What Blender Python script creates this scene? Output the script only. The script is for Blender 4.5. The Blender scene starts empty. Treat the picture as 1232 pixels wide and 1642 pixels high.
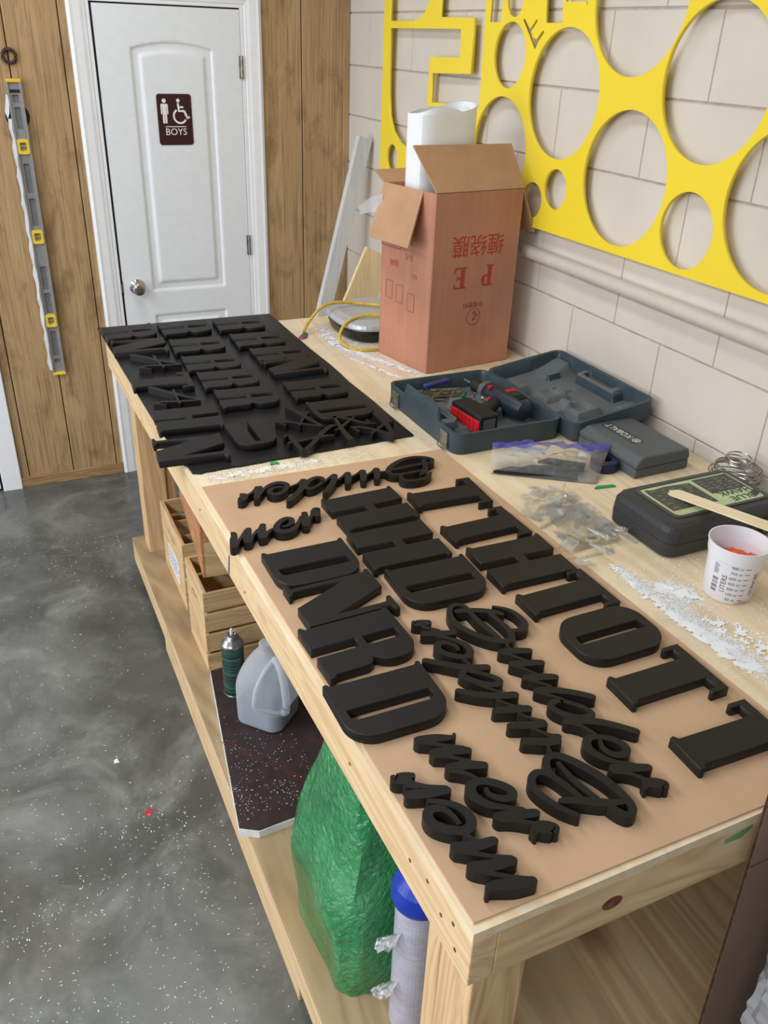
import bpy, bmesh, math, random
from mathutils import Vector, Matrix, noise as mnoise
random.seed(7)
SC = bpy.context.scene
COL = SC.collection
PI = math.pi

# ------------------------------------------------------------------ helpers
def lin(c):
    return tuple((v/12.92 if v <= .04045 else ((v+.055)/1.055)**2.4) for v in [x/255 for x in c])

def new_mat(name):
    m = bpy.data.materials.new(name); m.use_nodes = True
    nt = m.node_tree
    return m, nt, nt.nodes['Principled BSDF']

def ramp(nt, fac, stops):
    r = nt.nodes.new('ShaderNodeValToRGB')
    el = r.color_ramp.elements
    while len(el) < len(stops): el.new(.5)
    for e, (p, c) in zip(el, stops):
        e.position = p; e.color = (*lin(c), 1)
    nt.links.new(fac, r.inputs[0])
    return r.outputs[0]

def coords(nt, scale=(1, 1, 1), rot=(0, 0, 0)):
    tc = nt.nodes.new('ShaderNodeTexCoord'); mp = nt.nodes.new('ShaderNodeMapping')
    mp.inputs['Scale'].default_value = scale; mp.inputs['Rotation'].default_value = rot
    nt.links.new(tc.outputs['Object'], mp.inputs[0])
    return mp.outputs[0]

def noise(nt, vec, scale, detail=4, rough=.55, dist=0):
    n = nt.nodes.new('ShaderNodeTexNoise')
    n.inputs['Scale'].default_value = scale; n.inputs['Detail'].default_value = detail
    n.inputs['Roughness'].default_value = rough; n.inputs['Distortion'].default_value = dist
    nt.links.new(vec, n.inputs['Vector'])
    return n.outputs[0]

def mix(nt, a, b, fac, mode='MIX'):
    n = nt.nodes.new('ShaderNodeMix'); n.data_type = 'RGBA'; n.blend_type = mode
    for sock, v in ((n.inputs[0], fac), (n.inputs[6], a), (n.inputs[7], b)):
        if hasattr(v, 'links'): nt.links.new(v, sock)
        elif isinstance(v, (int, float)): sock.default_value = v
        else: sock.default_value = (*lin(v), 1)
    return n.outputs[2]

def bump(nt, b, h, strength=.2, dist=.002):
    n = nt.nodes.new('ShaderNodeBump'); n.inputs['Strength'].default_value = strength; n.inputs['Distance'].default_value = dist
    nt.links.new(h, n.inputs['Height']); nt.links.new(n.outputs[0], b.inputs['Normal'])

def mth(nt, op, a, b=None):
    n = nt.nodes.new('ShaderNodeMath'); n.operation = op
    for i, v in enumerate((a, b)):
        if v is None: continue
        if hasattr(v, 'links'): nt.links.new(v, n.inputs[i])
        else: n.inputs[i].default_value = v
    return n.outputs[0]

def pm(name, c, rough=.5, metal=0, var=.06, scale=25, bmp=0, spec=.5, trans=0, alpha=1, ior=1.45):
    m, nt, b = new_mat(name)
    v = coords(nt); n = noise(nt, v, scale)
    lo = tuple(max(0, x*(1-var)) for x in c); hi = tuple(min(255, x*(1+var)) for x in c)
    nt.links.new(ramp(nt, n, [(.3, lo), (.7, hi)]), b.inputs['Base Color'])
    b.inputs['Roughness'].default_value = rough; b.inputs['Metallic'].default_value = metal
    b.inputs['Specular IOR Level'].default_value = spec
    b.inputs['Transmission Weight'].default_value = trans; b.inputs['Alpha'].default_value = alpha
    b.inputs['IOR'].default_value = ior
    if bmp: bump(nt, b, n, bmp)
    return m

def wood(name, light, dark, axis=1, freq=60, rough=.55, knots=.0, stain=None, knotc=(95, 60, 38)):
    """straight-grained timber: noise stretched along the grain axis"""
    m, nt, b = new_mat(name)
    s = [1, 1, 1]; s[axis] = .045
    v = coords(nt, tuple(s))
    n1 = noise(nt, v, freq, 5, .6, .6)
    s2 = [1, 1, 1]; s2[axis] = .12
    v2 = coords(nt, tuple(s2))
    n2 = noise(nt, v2, freq*.18, 3, .5, 1.5)
    w = nt.nodes.new('ShaderNodeMath'); w.operation = 'PINGPONG'; w.inputs[1].default_value = .5
    mm = mth(nt, 'MULTIPLY', n2, 9.0); nt.links.new(mm, w.inputs[0])
    f = mth(nt, 'ADD', mth(nt, 'MULTIPLY', n1, .6), mth(nt, 'MULTIPLY', w.outputs[0], .8))
    c = ramp(nt, f, [(.25, light), (.5, tuple((p*2+q)/3 for p, q in zip(light, dark))), (.8, dark)])
    if stain:
        v3 = coords(nt); n3 = noise(nt, v3, 5, 4, .6, .4)
        f3 = ramp(nt, n3, [(.45, (0, 0, 0)), (.7, (255, 255, 255))])
        c = mix(nt, c, stain, mth(nt, 'MULTIPLY', f3, .6))
    if knots:
        s4 = [1, 1, 1]; s4[axis] = .55
        v4 = coords(nt, tuple(s4))
        vo = nt.nodes.new('ShaderNodeTexVoronoi'); vo.inputs['Scale'].default_value = knots
        nt.links.new(v4, vo.inputs['Vector'])
        k = ramp(nt, vo.outputs['Distance'], [(.05, (255, 255, 255)), (.11, (0, 0, 0))])
        c = mix(nt, c, knotc, mth(nt, 'MULTIPLY', k, .75))
    nt.links.new(c, b.inputs['Base Color'])
    b.inputs['Roughness'].default_value = rough
    b.inputs['Specular IOR Level'].default_value = .3
    bump(nt, b, n1, .15, .001)
    return m

def film(name, tint, opacity=.25, rough=.12, gloss=.5, bmp=0):
    """thin clear plastic: mostly see-through, glossy, a little milky"""
    m, nt, b = new_mat(name)
    out = nt.nodes['Material Output']
    b.inputs['Base Color'].default_value = (*lin(tint), 1); b.inputs['Roughness'].default_value = rough
    b.inputs['Specular IOR Level'].default_value = gloss
    t = nt.nodes.new('ShaderNodeBsdfTransparent'); t.inputs[0].default_value = (*[min(1, .55+.45*x) for x in lin(tint)], 1)
    g = nt.nodes.new('ShaderNodeBsdfGlossy'); g.inputs['Roughness'].default_value = rough
    lw = nt.nodes.new('ShaderNodeLayerWeight'); lw.inputs[0].default_value = .35
    if bmp:
        n = nt.nodes.new('ShaderNodeBump'); n.inputs['Strength'].default_value = bmp; n.inputs['Distance'].default_value = .008
        nt.links.new(noise(nt, coords(nt), 34, 5, .65, 1.4), n.inputs['Height'])
        for s in (b, g): nt.links.new(n.outputs[0], s.inputs['Normal'])
        nt.links.new(n.outputs[0], lw.inputs['Normal'])
    m1 = nt.nodes.new('ShaderNodeMixShader'); m1.inputs[0].default_value = opacity
    nt.links.new(t.outputs[0], m1.inputs[1]); nt.links.new(b.outputs[0], m1.inputs[2])
    m2 = nt.nodes.new('ShaderNodeMixShader')
    nt.links.new(mth(nt, 'MULTIPLY', lw.outputs[0], .8), m2.inputs[0])
    nt.links.new(m1.outputs[0], m2.inputs[1]); nt.links.new(g.outputs[0], m2.inputs[2])
    nt.links.new(m2.outputs[0], out.inputs[0])
    return m

def link_mesh(name, bm, m, parent=None, loc=None, rot=None, smooth=False, bevel=0, seg=2):
    bmesh.ops.recalc_face_normals(bm, faces=bm.faces)
    sharp_edges = [i for i, e in enumerate(bm.edges) if len(e.link_faces) == 2 and e.calc_face_angle(0) > .65] if smooth else []
    me = bpy.data.meshes.new(name); bm.to_mesh(me); bm.free()
    me.materials.append(m)
    if smooth:
        me.polygons.foreach_set('use_smooth', [True]*len(me.polygons))
        for e in sharp_edges: me.edges[e].use_edge_sharp = True
    o = bpy.data.objects.new(name, me); COL.objects.link(o)
    if parent: o.parent = parent
    if loc: o.location = loc
    if rot: o.rotation_euler = rot
    if bevel:
        md = o.modifiers.new('edge', 'BEVEL'); md.width = bevel; md.segments = seg; md.limit_method = 'ANGLE'; md.angle_limit = .6
    return o
obj = link_mesh

def tag(o, label, cat, group=None, kind=None):
    o['label'] = label; o['category'] = cat
    if group: o['group'] = group
    if kind: o['kind'] = kind
    return o

def thing(name, label, cat, loc=(0, 0, 0), rotz=0, group=None):
    o = bpy.data.objects.new(name, None); COL.objects.link(o)
    o.empty_display_size = .05
    o.location = loc; o.rotation_euler = (0, 0, rotz)
    return tag(o, label, cat, group)

def struct(o): o['kind'] = 'structure'; return o

def copy_tree(o, parent=None):
    c = o.copy(); COL.objects.link(c)
    if parent: c.parent = parent
    for ch in list(o.children): copy_tree(ch, c)
    return c

def box(bm, x0, x1, y0, y1, z0, z1):
    vs = [bm.verts.new(p) for p in ((x0, y0, z0), (x1, y0, z0), (x1, y1, z0), (x0, y1, z0), (x0, y0, z1), (x1, y0, z1), (x1, y1, z1), (x0, y1, z1))]
    for f in ((0, 3, 2, 1), (4, 5, 6, 7), (0, 1, 5, 4), (1, 2, 6, 5), (2, 3, 7, 6), (3, 0, 4, 7)): bm.faces.new([vs[i] for i in f])
    return vs
def bx(*a):
    bm = bmesh.new(); box(bm, *a); return bm

def loft(rings, closed_ends=True, bm=None, wrap=True):
    """skin a list of equal-length vertex rings"""
    bm = bm or bmesh.new()
    R = [[bm.verts.new(p) for p in r] for r in rings]
    n = len(R[0])
    for a, b in zip(R, R[1:]):
        for i in range(n if wrap else n-1):
            j = (i+1) % n
            bm.faces.new((a[i], a[j], b[j], b[i]))
    if closed_ends:
        bm.faces.new(R[0][::-1]); bm.faces.new(R[-1])
    return bm

def prism(poly, z0, z1, bm=None):
    return loft([[(x, y, z0) for x, y in poly], [(x, y, z1) for x, y in poly]], True, bm)

def slab(p, axis='x', lo=0, hi=.01, bm=None):
    """extrude a 2-D outline (the two remaining axes in order) along an axis"""
    f = {'x': lambda a, b, t: (t, a, b), 'y': lambda a, b, t: (a, t, b), 'z': lambda a, b, t: (a, b, t)}[axis]
    return loft([[f(a, b, lo) for a, b in p], [f(a, b, hi) for a, b in p]], True, bm)

def lathe(profile, n=32, bm=None, cx=0, cy=0):
    """profile: (radius, z) list"""
    return loft([[(cx+r*math.cos(2*PI*i/n), cy+r*math.sin(2*PI*i/n), z) for i in range(n)] for r, z in profile], True, bm)

def tube(pts, r, n=8, bm=None, closed=False):
    bm = bm or bmesh.new()
    P = [Vector(p) for p in pts]; rings = []
    up = Vector((0, 0, 1))
    for i, p in enumerate(P):
        if closed: t = P[(i+1) % len(P)]-P[i-1]
        else: t = P[min(i+1, len(P)-1)]-P[max(i-1, 0)]
        t.normalize()
        a = t.cross(up)
        if a.length < .05: a = t.cross(Vector((1, 0, 0)))
        a.normalize(); b = a.cross(t)
        rr = r[i] if isinstance(r, (list, tuple)) else r
        rings.append([p+(a*math.cos(2*PI*k/n)+b*math.sin(2*PI*k/n))*rr for k in range(n)])
    if closed: rings.append(rings[0])
    R = [[bm.verts.new(p) for p in q] for q in (rings[:-1] if closed else rings)]
    if closed: R.append(R[0])
    for a, b in zip(R, R[1:]):
        for i in range(n): bm.faces.new((a[i], a[(i+1) % n], b[(i+1) % n], b[i]))
    if not closed: bm.faces.new(R[0][::-1]); bm.faces.new(R[-1])
    return bm

def cat_rom(pts, k=6):
    """smooth a list of equal-length tuples"""
    if len(pts) < 3: 
        return [tuple(a+(b-a)*t/k for a, b in zip(pts[0], pts[1])) for t in range(k+1)]
    P = [pts[0]]+list(pts)+[pts[-1]]; out = []
    for i in range(1, len(P)-2):
        for s in range(k):
            t = s/k
            out.append(tuple(.5*(2*b+(c-a)*t+(2*a-5*b+4*c-d)*t*t+(3*b-a-3*c+d)*t**3) for a, b, c, d in zip(P[i-1], P[i], P[i+1], P[i+2])))
    out.append(tuple(pts[-1])); return out

def rrect(x0, x1, y0, y1, r, n=5):
    out = []
    for cx, cy, a in ((x1-r, y1-r, 0), (x0+r, y1-r, 90), (x0+r, y0+r, 180), (x1-r, y0+r, 270)):
        for i in range(n+1):
            t = math.radians(a+90*i/n); out.append((cx+r*math.cos(t), cy+r*math.sin(t)))
    return out
def circ(cx, cy, r, n=40): return [(cx+r*math.cos(2*PI*i/n), cy+r*math.sin(2*PI*i/n)) for i in range(n)]

def fill2d(loops, thick):
    """outline + holes -> bmesh plate with z 0..thick"""
    cu = bpy.data.curves.new('tmp', 'CURVE'); cu.dimensions = '2D'; cu.fill_mode = 'BOTH'; cu.extrude = thick/2
    for lp in loops:
        s = cu.splines.new('POLY'); s.points.add(len(lp)-1)
        for p, q in zip(s.points, lp): p.co = (q[0], q[1], 0, 1)
        s.use_cyclic_u = True
    o = bpy.data.objects.new('tmp', cu)
    me = bpy.data.meshes.new_from_object(o)
    bm = bmesh.new(); bm.from_mesh(me)
    bpy.data.objects.remove(o); bpy.data.curves.remove(cu); bpy.data.meshes.remove(me)
    bmesh.ops.remove_doubles(bm, verts=bm.verts, dist=1e-6)
    bmesh.ops.translate(bm, verts=bm.verts, vec=(0, 0, thick/2))
    return bm

def text_bm(s, size, thick=.0006, align='CENTER', sx=1):
    cu = bpy.data.curves.new('tmp', 'FONT'); cu.body = s; cu.size = size; cu.extrude = thick/2; cu.align_x = align; cu.align_y = 'CENTER'
    cu.resolution_u = 3
    o = bpy.data.objects.new('tmp', cu)
    me = bpy.data.meshes.new_from_object(o)
    bm = bmesh.new(); bm.from_mesh(me)
    bpy.data.objects.remove(o); bpy.data.curves.remove(cu); bpy.data.meshes.remove(me)
    bmesh.ops.scale(bm, verts=bm.verts, vec=(sx, 1, 1))
    return bm

def frame(o, origin, xdir, ydir):
    """orient an object so its local x,y lie along the two directions"""
    x = Vector(xdir).normalized(); y = Vector(ydir); y = (y-x*y.dot(x)).normalized(); z = x.cross(y)
    M = Matrix((x, y, z)).transposed().to_4x4(); M.translation = Vector(origin)
    o.matrix_local = M
    return o

def xf(bm, M): bmesh.ops.transform(bm, matrix=M, verts=bm.verts); return bm
def merge(bm, other):
    me = bpy.data.meshes.new('tmp'); other.to_mesh(me); other.free(); bm.from_mesh(me); bpy.data.meshes.remove(me); return bm
def sstep(a, b, x):
    t = max(0, min(1, (x-a)/(b-a))); return t*t*(3-2*t)

# ------------------------------------------------------------------ materials
M = {}
def make_panelling():
    m, nt, b = new_mat('printed_wood_panelling')
    fine = noise(nt, coords(nt, (1, 1, .02)), 150, 4, .65, .3)
    wide = noise(nt, coords(nt, (1, 1, .09)), 16, 4, .6, .8)
    blot = noise(nt, coords(nt, (1, 1, .45)), 9, 5, .65, .5)
    c = ramp(nt, wide, [(.3, (170, 139, 101)), (.5, (184, 153, 113)), (.72, (194, 164, 123))])
    c = mix(nt, c, (116, 88, 56), mth(nt, 'MULTIPLY', ramp(nt, fine, [(.50, (0, 0, 0)), (.64, (255, 255, 255))]), .6))
    c = mix(nt, c, (118, 88, 54), mth(nt, 'MULTIPLY', ramp(nt, blot, [(.52, (0, 0, 0)), (.68, (255, 255, 255))]), .6))
    vo = nt.nodes.new('ShaderNodeTexVoronoi'); vo.inputs['Scale'].default_value = 2.6
    nt.links.new(coords(nt, (1, 1, .7)), vo.inputs['Vector'])
    k = ramp(nt, vo.outputs['Distance'], [(.015, (255, 255, 255)), (.045, (0, 0, 0))])
    c = mix(nt, c, (120, 84, 52), mth(nt, 'MULTIPLY', k, .6))
    nt.links.new(c, b.inputs['Base Color']); b.inputs['Roughness'].default_value = .5; b.inputs['Specular IOR Level'].default_value = .3
    bump(nt, b, fine, .2, .001)
    return m
M['panel_wood'] = make_panelling()
M['base_wood'] = wood('baseboard_wood', (176, 144, 104), (136, 104, 68), 0, 60, .5)
M['pine_y'] = wood('pine_along_bench', (230, 203, 162), (204, 170, 126), 1, 40, .6, 2.2)
M['pine_x'] = wood('pine_across_bench', (228, 201, 158), (192, 157, 113), 0, 40, .6, 2.6)
M['pine_z'] = wood('pine_upright', (228, 198, 154), (196, 156, 112), 2, 40, .6, 2.0)
M['ply_y'] = wood('plywood_sheet', (240, 224, 194), (222, 198, 158), 1, 16, .6, 0, (208, 188, 158))
M['ply_edge'] = wood('plywood_edge', (232, 205, 160), (170, 130, 85), 2, 160, .7)
M['shelf_ply'] = wood('worn_plywood', (184, 162, 128), (150, 126, 94), 1, 20, .6, 1.6, (178, 146, 104))
M['crate_pale'] = wood('crate_wood', (224, 196, 152), (194, 158, 112), 1, 40, .6, 1.2)
M['crate_slat'] = wood('crate_slat_wood', (222, 192, 146), (190, 154, 108), 0, 45, .6)
M['crate_red'] = wood('reddish_crate_wood', (206, 150, 108), (160, 104, 70), 1, 40, .6)
M['groove'] = pm('dark_brown_groove', (78, 55, 34), .8)
M['white_trim'] = pm('white_gloss_trim', (244, 247, 252), .35, var=.01)
M['white_door'] = pm('white_door_paint', (236, 241, 246), .38, var=.01)
M['dark_gap'] = pm('dark_gap', (26, 28, 30), .8)
M['chrome'] = pm('brushed_nickel', (180, 178, 174), .25, 1, .04)
M['steel'] = pm('dull_steel', (150, 148, 145), .4, .9, .15, 60)
M['alu'] = pm('brushed_aluminium', (172, 172, 174), .42, .55, .05, 40)
M['alu_dark'] = pm('aluminium_web', (140, 141, 144), .5, .4, .06, 40)
M['level_yellow'] = pm('yellow_level_plastic', (236, 205, 60), .4)
M['vial'] = pm('yellow_vial', (150, 135, 60), .2)
M['rust'] = pm('rusty_iron', (74, 52, 48), .7, .3, .25, 90)
M['black_rubber'] = pm('black_rubber', (28, 28, 30), .6)
M['sign'] = pm('maroon_sign_plastic', (58, 22, 30), .45, var=.03)
M['sign_white'] = pm('raised_white_print', (240, 236, 236), .5, var=.01)
M['letter'] = pm('matt_black_paint', (24, 23, 22), .48, var=.08, scale=60, bmp=.03, spec=.42)
M['board_black'] = pm('black_painted_board', (26, 26, 28), .4, var=.08, scale=9, bmp=.03, spec=.4)
M['mdf'] = pm('brown_hardboard', (198, 164, 132), .6, var=.035, scale=7, spec=.3)
M['mdf_edge'] = pm('hardboard_edge', (120, 82, 50), .8)
M['yellow_pvc'] = pm('yellow_sheet', (247, 220, 54), .38, var=.015, scale=3)
M['pipe'] = pm('cream_painted_conduit', (204, 195, 184), .5, var=.02)
M['foamroll'] = pm('white_packing_foam', (240, 243, 246), .6, var=.01)
M['tape_navy'] = pm('navy_tape', (30, 30, 66), .4)
M['wrap_print'] = pm('red_carton_print', (176, 62, 58), .7, var=.12, scale=120)
M['wrap_print2'] = pm('faded_carton_print', (150, 78, 70), .7, var=.12, scale=120)
M['case_teal'] = pm('dusty_teal_plastic', (56, 71, 79), .5, var=.08, scale=14, bmp=.08)
M['case_dust'] = pm('dusty_moulding', (96, 102, 104), .6, var=.08, scale=10, bmp=.1)
M['kob'] = pm('grey_case_plastic', (84, 89, 91), .5, var=.05, bmp=.05, scale=200)
M['hawk'] = pm('charcoal_case_plastic', (50, 52, 54), .45, var=.08, bmp=.05, scale=150)
M['hawk_rib'] = pm('worn_case_ridge', (74, 76, 76), .5, var=.1)
M['label_green'] = pm('pale_green_label', (190, 204, 160), .5, var=.05)
M['label_dark'] = pm('label_dark_print', (72, 74, 66), .5, var=.25, scale=90)
M['label_text'] = pm('label_pale_print', (206, 210, 198), .5)
M['label_fine'] = pm('label_fine_print', (136, 140, 126), .5)
M['label_ink'] = pm('label_dark_green', (44, 66, 56), .5)
M['drill_body'] = pm('drill_navy_housing', (34, 44, 54), .4, var=.06)
M['drill_black'] = pm('drill_black_grip', (30, 30, 32), .55)
M['drill_grey'] = pm('drill_grey_collar', (92, 94, 96), .45)
M['drill_red'] = pm('red_plastic', (200, 34, 42), .4)
M['bit'] = pm('drill_bit_steel', (120, 118, 104), .4, .7, .25, 80)
M['blue_knife'] = pm('blue_handle', (56, 62, 140), .4)
M['green_bit'] = pm('green_plastic', (20, 110, 70), .4)
M['acrylic'] = None
M['cup'] = pm('milky_cup_plastic', (236, 236, 242), .35, var=.01, alpha=.9)
M['cup_ink'] = pm('cup_scale_print', (92, 92, 98), .6)
M['cup_ink_orange'] = pm('cup_orange_print', (226, 120, 60), .6)
M['orange'] = pm('orange_plastic', (232, 98, 48), .5)
M['stick'] = wood('stirring_stick_wood', (244, 228, 196), (230, 208, 168), 1, 50, .6)
M['ink'] = pm('black_ink', (36, 34, 34), .7)
M['white_card'] = pm('white_paper', (238, 240, 244), .7, var=.01)
M['cord'] = pm('yellow_cord_jacket', (206, 172, 66), .45, var=.08, scale=60)
M['plug'] = pm('smoky_plug', (92, 92, 98), .3, var=.1)
M['plug_red'] = pm('pink_plug_face', (150, 84, 98), .25, var=.2, scale=60)
M['app_black'] = pm('appliance_black', (30, 30, 32), .35)
M['app_silver'] = pm('appliance_silver_lid', (190, 194, 198), .32, .25, .03)
M['flake'] = pm('white_plastic_shavings', (244, 246, 250), .6, var=.01)
M['sawdust'] = pm('pale_dust', (238, 232, 222), .8, var=.03)
M['grey_board'] = wood('grey_painted_plank', (214, 216, 217), (200, 202, 203), 2, 30, .6)
M['pale_ply'] = wood('pale_offcut', (240, 222, 180), (222, 196, 146), 2, 30, .6)
M['jug'] = pm('milky_jug_plastic', (232, 238, 247), .38, var=.01, alpha=.4)
M['water'] = pm('milky_water', (104, 114, 134), .25, var=.01)
M['can_green'] = None
M['can_metal'] = pm('can_dome_metal', (150, 150, 152), .3, .9, .04)
M['can_white'] = pm('white_nozzle', (228, 228, 228), .4)
M['foam_dark'] = pm('printed_foam_facing', (58, 46, 46), .55, var=.12, scale=30)
M['foam_edge'] = pm('white_foam_edge', (226, 230, 230), .7)
M['foam_print'] = pm('maroon_print', (104, 44, 50), .6)
M['stretch'] = pm('stretch_film_roll', (196, 196, 214), .25, var=.05, scale=40, trans=.15)
nt_ = M['stretch'].node_tree
bump(nt_, nt_.nodes['Principled BSDF'], noise(nt_, coords(nt_, (6, 6, 55)), 2.2, 5, .6, .4), .5, .004)
M['blue_plastic'] = pm('blue_cap_plastic', (24, 56, 170), .35)
M['red_scrap'] = pm('red_scrap', (206, 60, 66), .5)
M['green_tape'] = pm('green_tape', (40, 160, 84), .5)
M['blue_mark'] = pm('purple_blue_mark', (66, 58, 130), .6)
M['green_stain'] = pm('green_paint_mark', (112, 158, 112), .7)

def make_acrylic():
    m, nt, b = new_mat('clear_acrylic')
    out = nt.nodes['Material Output']
    g = nt.nodes.new('ShaderNodeBsdfGlossy'); g.inputs['Roughness'].default_value = .04
    t = nt.nodes.new('ShaderNodeBsdfTransparent'); t.inputs[0].default_value = (.985, .99, .99, 1)
    b.inputs['Base Color'].default_value = (.95, .96, .96, 1); b.inputs['Roughness'].default_value = .2
    lw = nt.nodes.new('ShaderNodeLayerWeight'); lw.inputs[0].default_value = .5
    m0 = nt.nodes.new('ShaderNodeMixShader'); m0.inputs[0].default_value = .11
    nt.links.new(t.outputs[0], m0.inputs[1]); nt.links.new(b.outputs[0], m0.inputs[2])
    m1 = nt.nodes.new('ShaderNodeMixShader'); nt.links.new(mth(nt, 'MULTIPLY', lw.outputs[0], .45), m1.inputs[0])
    nt.links.new(m0.outputs[0], m1.inputs[1]); nt.links.new(g.outputs[0], m1.inputs[2])
    nt.links.new(m1.outputs[0], out.inputs[0])
    return m
M['acrylic'] = make_acrylic()
M['bag'] = film('zip_bag_film', (240, 243, 248), .10, .1, bmp=.4)
M['bag_zip'] = film('blue_zip_strip', (84, 84, 196), .5, .2, bmp=.3)
M['clearwrap'] = film('clear_bubble_film', (226, 230, 240), .5, .15)
M['foil_wrap'] = film('loose_cling_film', (240, 240, 246), .45, .2)

def make_bubble():
    m, nt, b = new_mat('green_bubble_film')
    out = nt.nodes['Material Output']
    v = coords(nt)
    warp = noise(nt, v, 14, 3)
    vo = nt.nodes.new('ShaderNodeTexVoronoi'); vo.inputs['Scale'].default_value = 70
    nt.links.new(v, vo.inputs['Vector'])
    n = noise(nt, v, 7, 4)
    n2 = noise(nt, v, 26, 3, .5, .6)
    c = ramp(nt, n, [(.3, (30, 134, 76)), (.55, (60, 168, 102)), (.75, (110, 200, 140))])
    nt.links.new(c, b.inputs['Base Color'])
    b.inputs['Roughness'].default_value = .1; b.inputs['Specular IOR Level'].default_value = .9
    b.inputs['Coat Weight'].default_value = .8; b.inputs['Coat Roughness'].default_value = .05
    ridge = mth(nt, 'ABSOLUTE', mth(nt, 'SUBTRACT', noise(nt, v, 30, 4, .6, 1.2), .5))
    dome = mth(nt, 'MULTIPLY', mth(nt, 'SUBTRACT', 1.0, mth(nt, 'POWER', vo.outputs['Distance'], 2.0)), .8)
    h = mth(nt, 'ADD', mth(nt, 'ADD', mth(nt, 'MULTIPLY', n2, .8), dome), mth(nt, 'MULTIPLY', ridge, 2.6))
    bump(nt, b, h, .9, .006)
    t = nt.nodes.new('ShaderNodeBsdfTransparent'); t.inputs[0].default_value = (*lin((120, 220, 150)), 1)
    mx = nt.nodes.new('ShaderNodeMixShader'); mx.inputs[0].default_value = .72
    nt.links.new(t.outputs[0], mx.inputs[1]); nt.links.new(b.outputs[0], mx.inputs[2]); nt.links.new(mx.outputs[0], out.inputs[0])
    return m
M['bubble'] = make_bubble()
def milky(m, keep):
    nt = m.node_tree; b = nt.nodes['Principled BSDF']; out = nt.nodes['Material Output']
    b.inputs['Alpha'].default_value = 1
    tl = nt.nodes.new('ShaderNodeBsdfTranslucent'); tl.inputs[0].default_value = (.86, .9, .95, 1)
    tp = nt.nodes.new('ShaderNodeBsdfTransparent'); tp.inputs[0].default_value = (.95, .97, 1, 1)
    a = nt.nodes.new('ShaderNodeMixShader'); a.inputs[0].default_value = .45
    c = nt.nodes.new('ShaderNodeMixShader'); c.inputs[0].default_value = keep
    nt.links.new(b.outputs[0], a.inputs[1]); nt.links.new(tl.outputs[0], a.inputs[2])
    nt.links.new(tp.outputs[0], c.inputs[1]); nt.links.new(a.outputs[0], c.inputs[2]); nt.links.new(c.outputs[0], out.inputs[0])
milky(M['jug'], .6)

def make_floor():
    m, nt, b = new_mat('stained_concrete')
    v = coords(nt)
    big = noise(nt, v, 1.5, 7, .6, .5)
    mid = noise(nt, v, 3.2, 9, .66, .6)
    mid2 = noise(nt, v, 9.0, 8, .68, .5)
    fine = noise(nt, v, 110, 3, .6)
    c0 = ramp(nt, big, [(.32, (72, 73, 71)), (.5, (87, 89, 86)), (.66, (104, 106, 103))])
    sw = ramp(nt, mid, [(.44, (0, 0, 0)), (.55, (150, 150, 150)), (.68, (255, 255, 255))])
    c1 = mix(nt, c0, (152, 154, 150), mth(nt, 'MULTIPLY', sw, .58))
    sw2 = ramp(nt, mid2, [(.52, (0, 0, 0)), (.60, (140, 140, 140)), (.72, (255, 255, 255))])
    c1 = mix(nt, c1, (150, 152, 150), mth(nt, 'MULTIPLY', sw2, .4))
    dk = ramp(nt, noise(nt, v, 2.7, 5, .6, .9), [(.3, (255, 255, 255)), (.44, (0, 0, 0))])
    c2 = mix(nt, c1, (66, 66, 64), mth(nt, 'MULTIPLY', dk, .6))
    tint = ramp(nt, noise(nt, v, 1.3, 3), [(.55, (0, 0, 0)), (.75, (255, 255, 255))])
    c3 = mix(nt, c2, (112, 106, 90), mth(nt, 'MULTIPLY', tint, .45))
    c4 = mix(nt, c3, (172, 174, 172), mth(nt, 'MULTIPLY', ramp(nt, fine, [(.66, (0, 0, 0)), (.75, (255, 255, 255))]), .2))
    nt.links.new(c4, b.inputs['Base Color'])
    rg = ramp(nt, mid, [(.35, (105, 105, 105)), (.65, (165, 165, 165))])
    nt.links.new(rg, b.inputs['Roughness'])
    b.inputs['Specular IOR Level'].default_value = .35
    return m
M['floor'] = make_floor()

def make_block():
    m, nt, b = new_mat('painted_block')
    v = coords(nt)
    n = noise(nt, v, 3, 3); f = noise(nt, v, 60, 5, .7)
    c = ramp(nt, n, [(.3, (208, 200, 190)), (.7, (219, 211, 202))])
    nt.links.new(c, b.inputs['Base Color']); b.inputs['Roughness'].default_value = .6
    b.inputs['Specular IOR Level'].default_value = .25
    bump(nt, b, f, .25, .002)
    return m
M['block'] = make_block()
M['mortar'] = pm('painted_mortar', (176, 164, 152), .8, var=.08)

def make_carton(name, base, tint):
    m, nt, b = new_mat(name)
    v = coords(nt)
    st = coords(nt, (14, 14, .4))
    n1 = noise(nt, v, 6, 4); n2 = noise(nt, st, 4, 3)
    c = ramp(nt, n1, [(.3, tuple(x*.94 for x in base)), (.7, tuple(min(255, x*1.05) for x in base))])
    c = mix(nt, c, tint, mth(nt, 'MULTIPLY', ramp(nt, n2, [(.5, (0, 0, 0)), (.65, (255, 255, 255))]), .3))
    nt.links.new(c, b.inputs['Base Color'])
    b.inputs['Roughness'].default_value = .42; b.inputs['Specular IOR Level'].default_value = .35
    bump(nt, b, n2, .06, .002)
    return m
M['carton'] = make_carton('taped_carton', (186, 130, 106), (198, 146, 122))
M['carton_in'] = make_carton('carton_inside', (184, 144, 110), (194, 154, 120))
M['carton_brown'] = make_carton('brown_corrugated_sheet', (142, 116, 100), (150, 124, 108))
M['carton_edge'] = pm('corrugated_edge', (98, 74, 56), .8, var=.3, scale=140)

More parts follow.
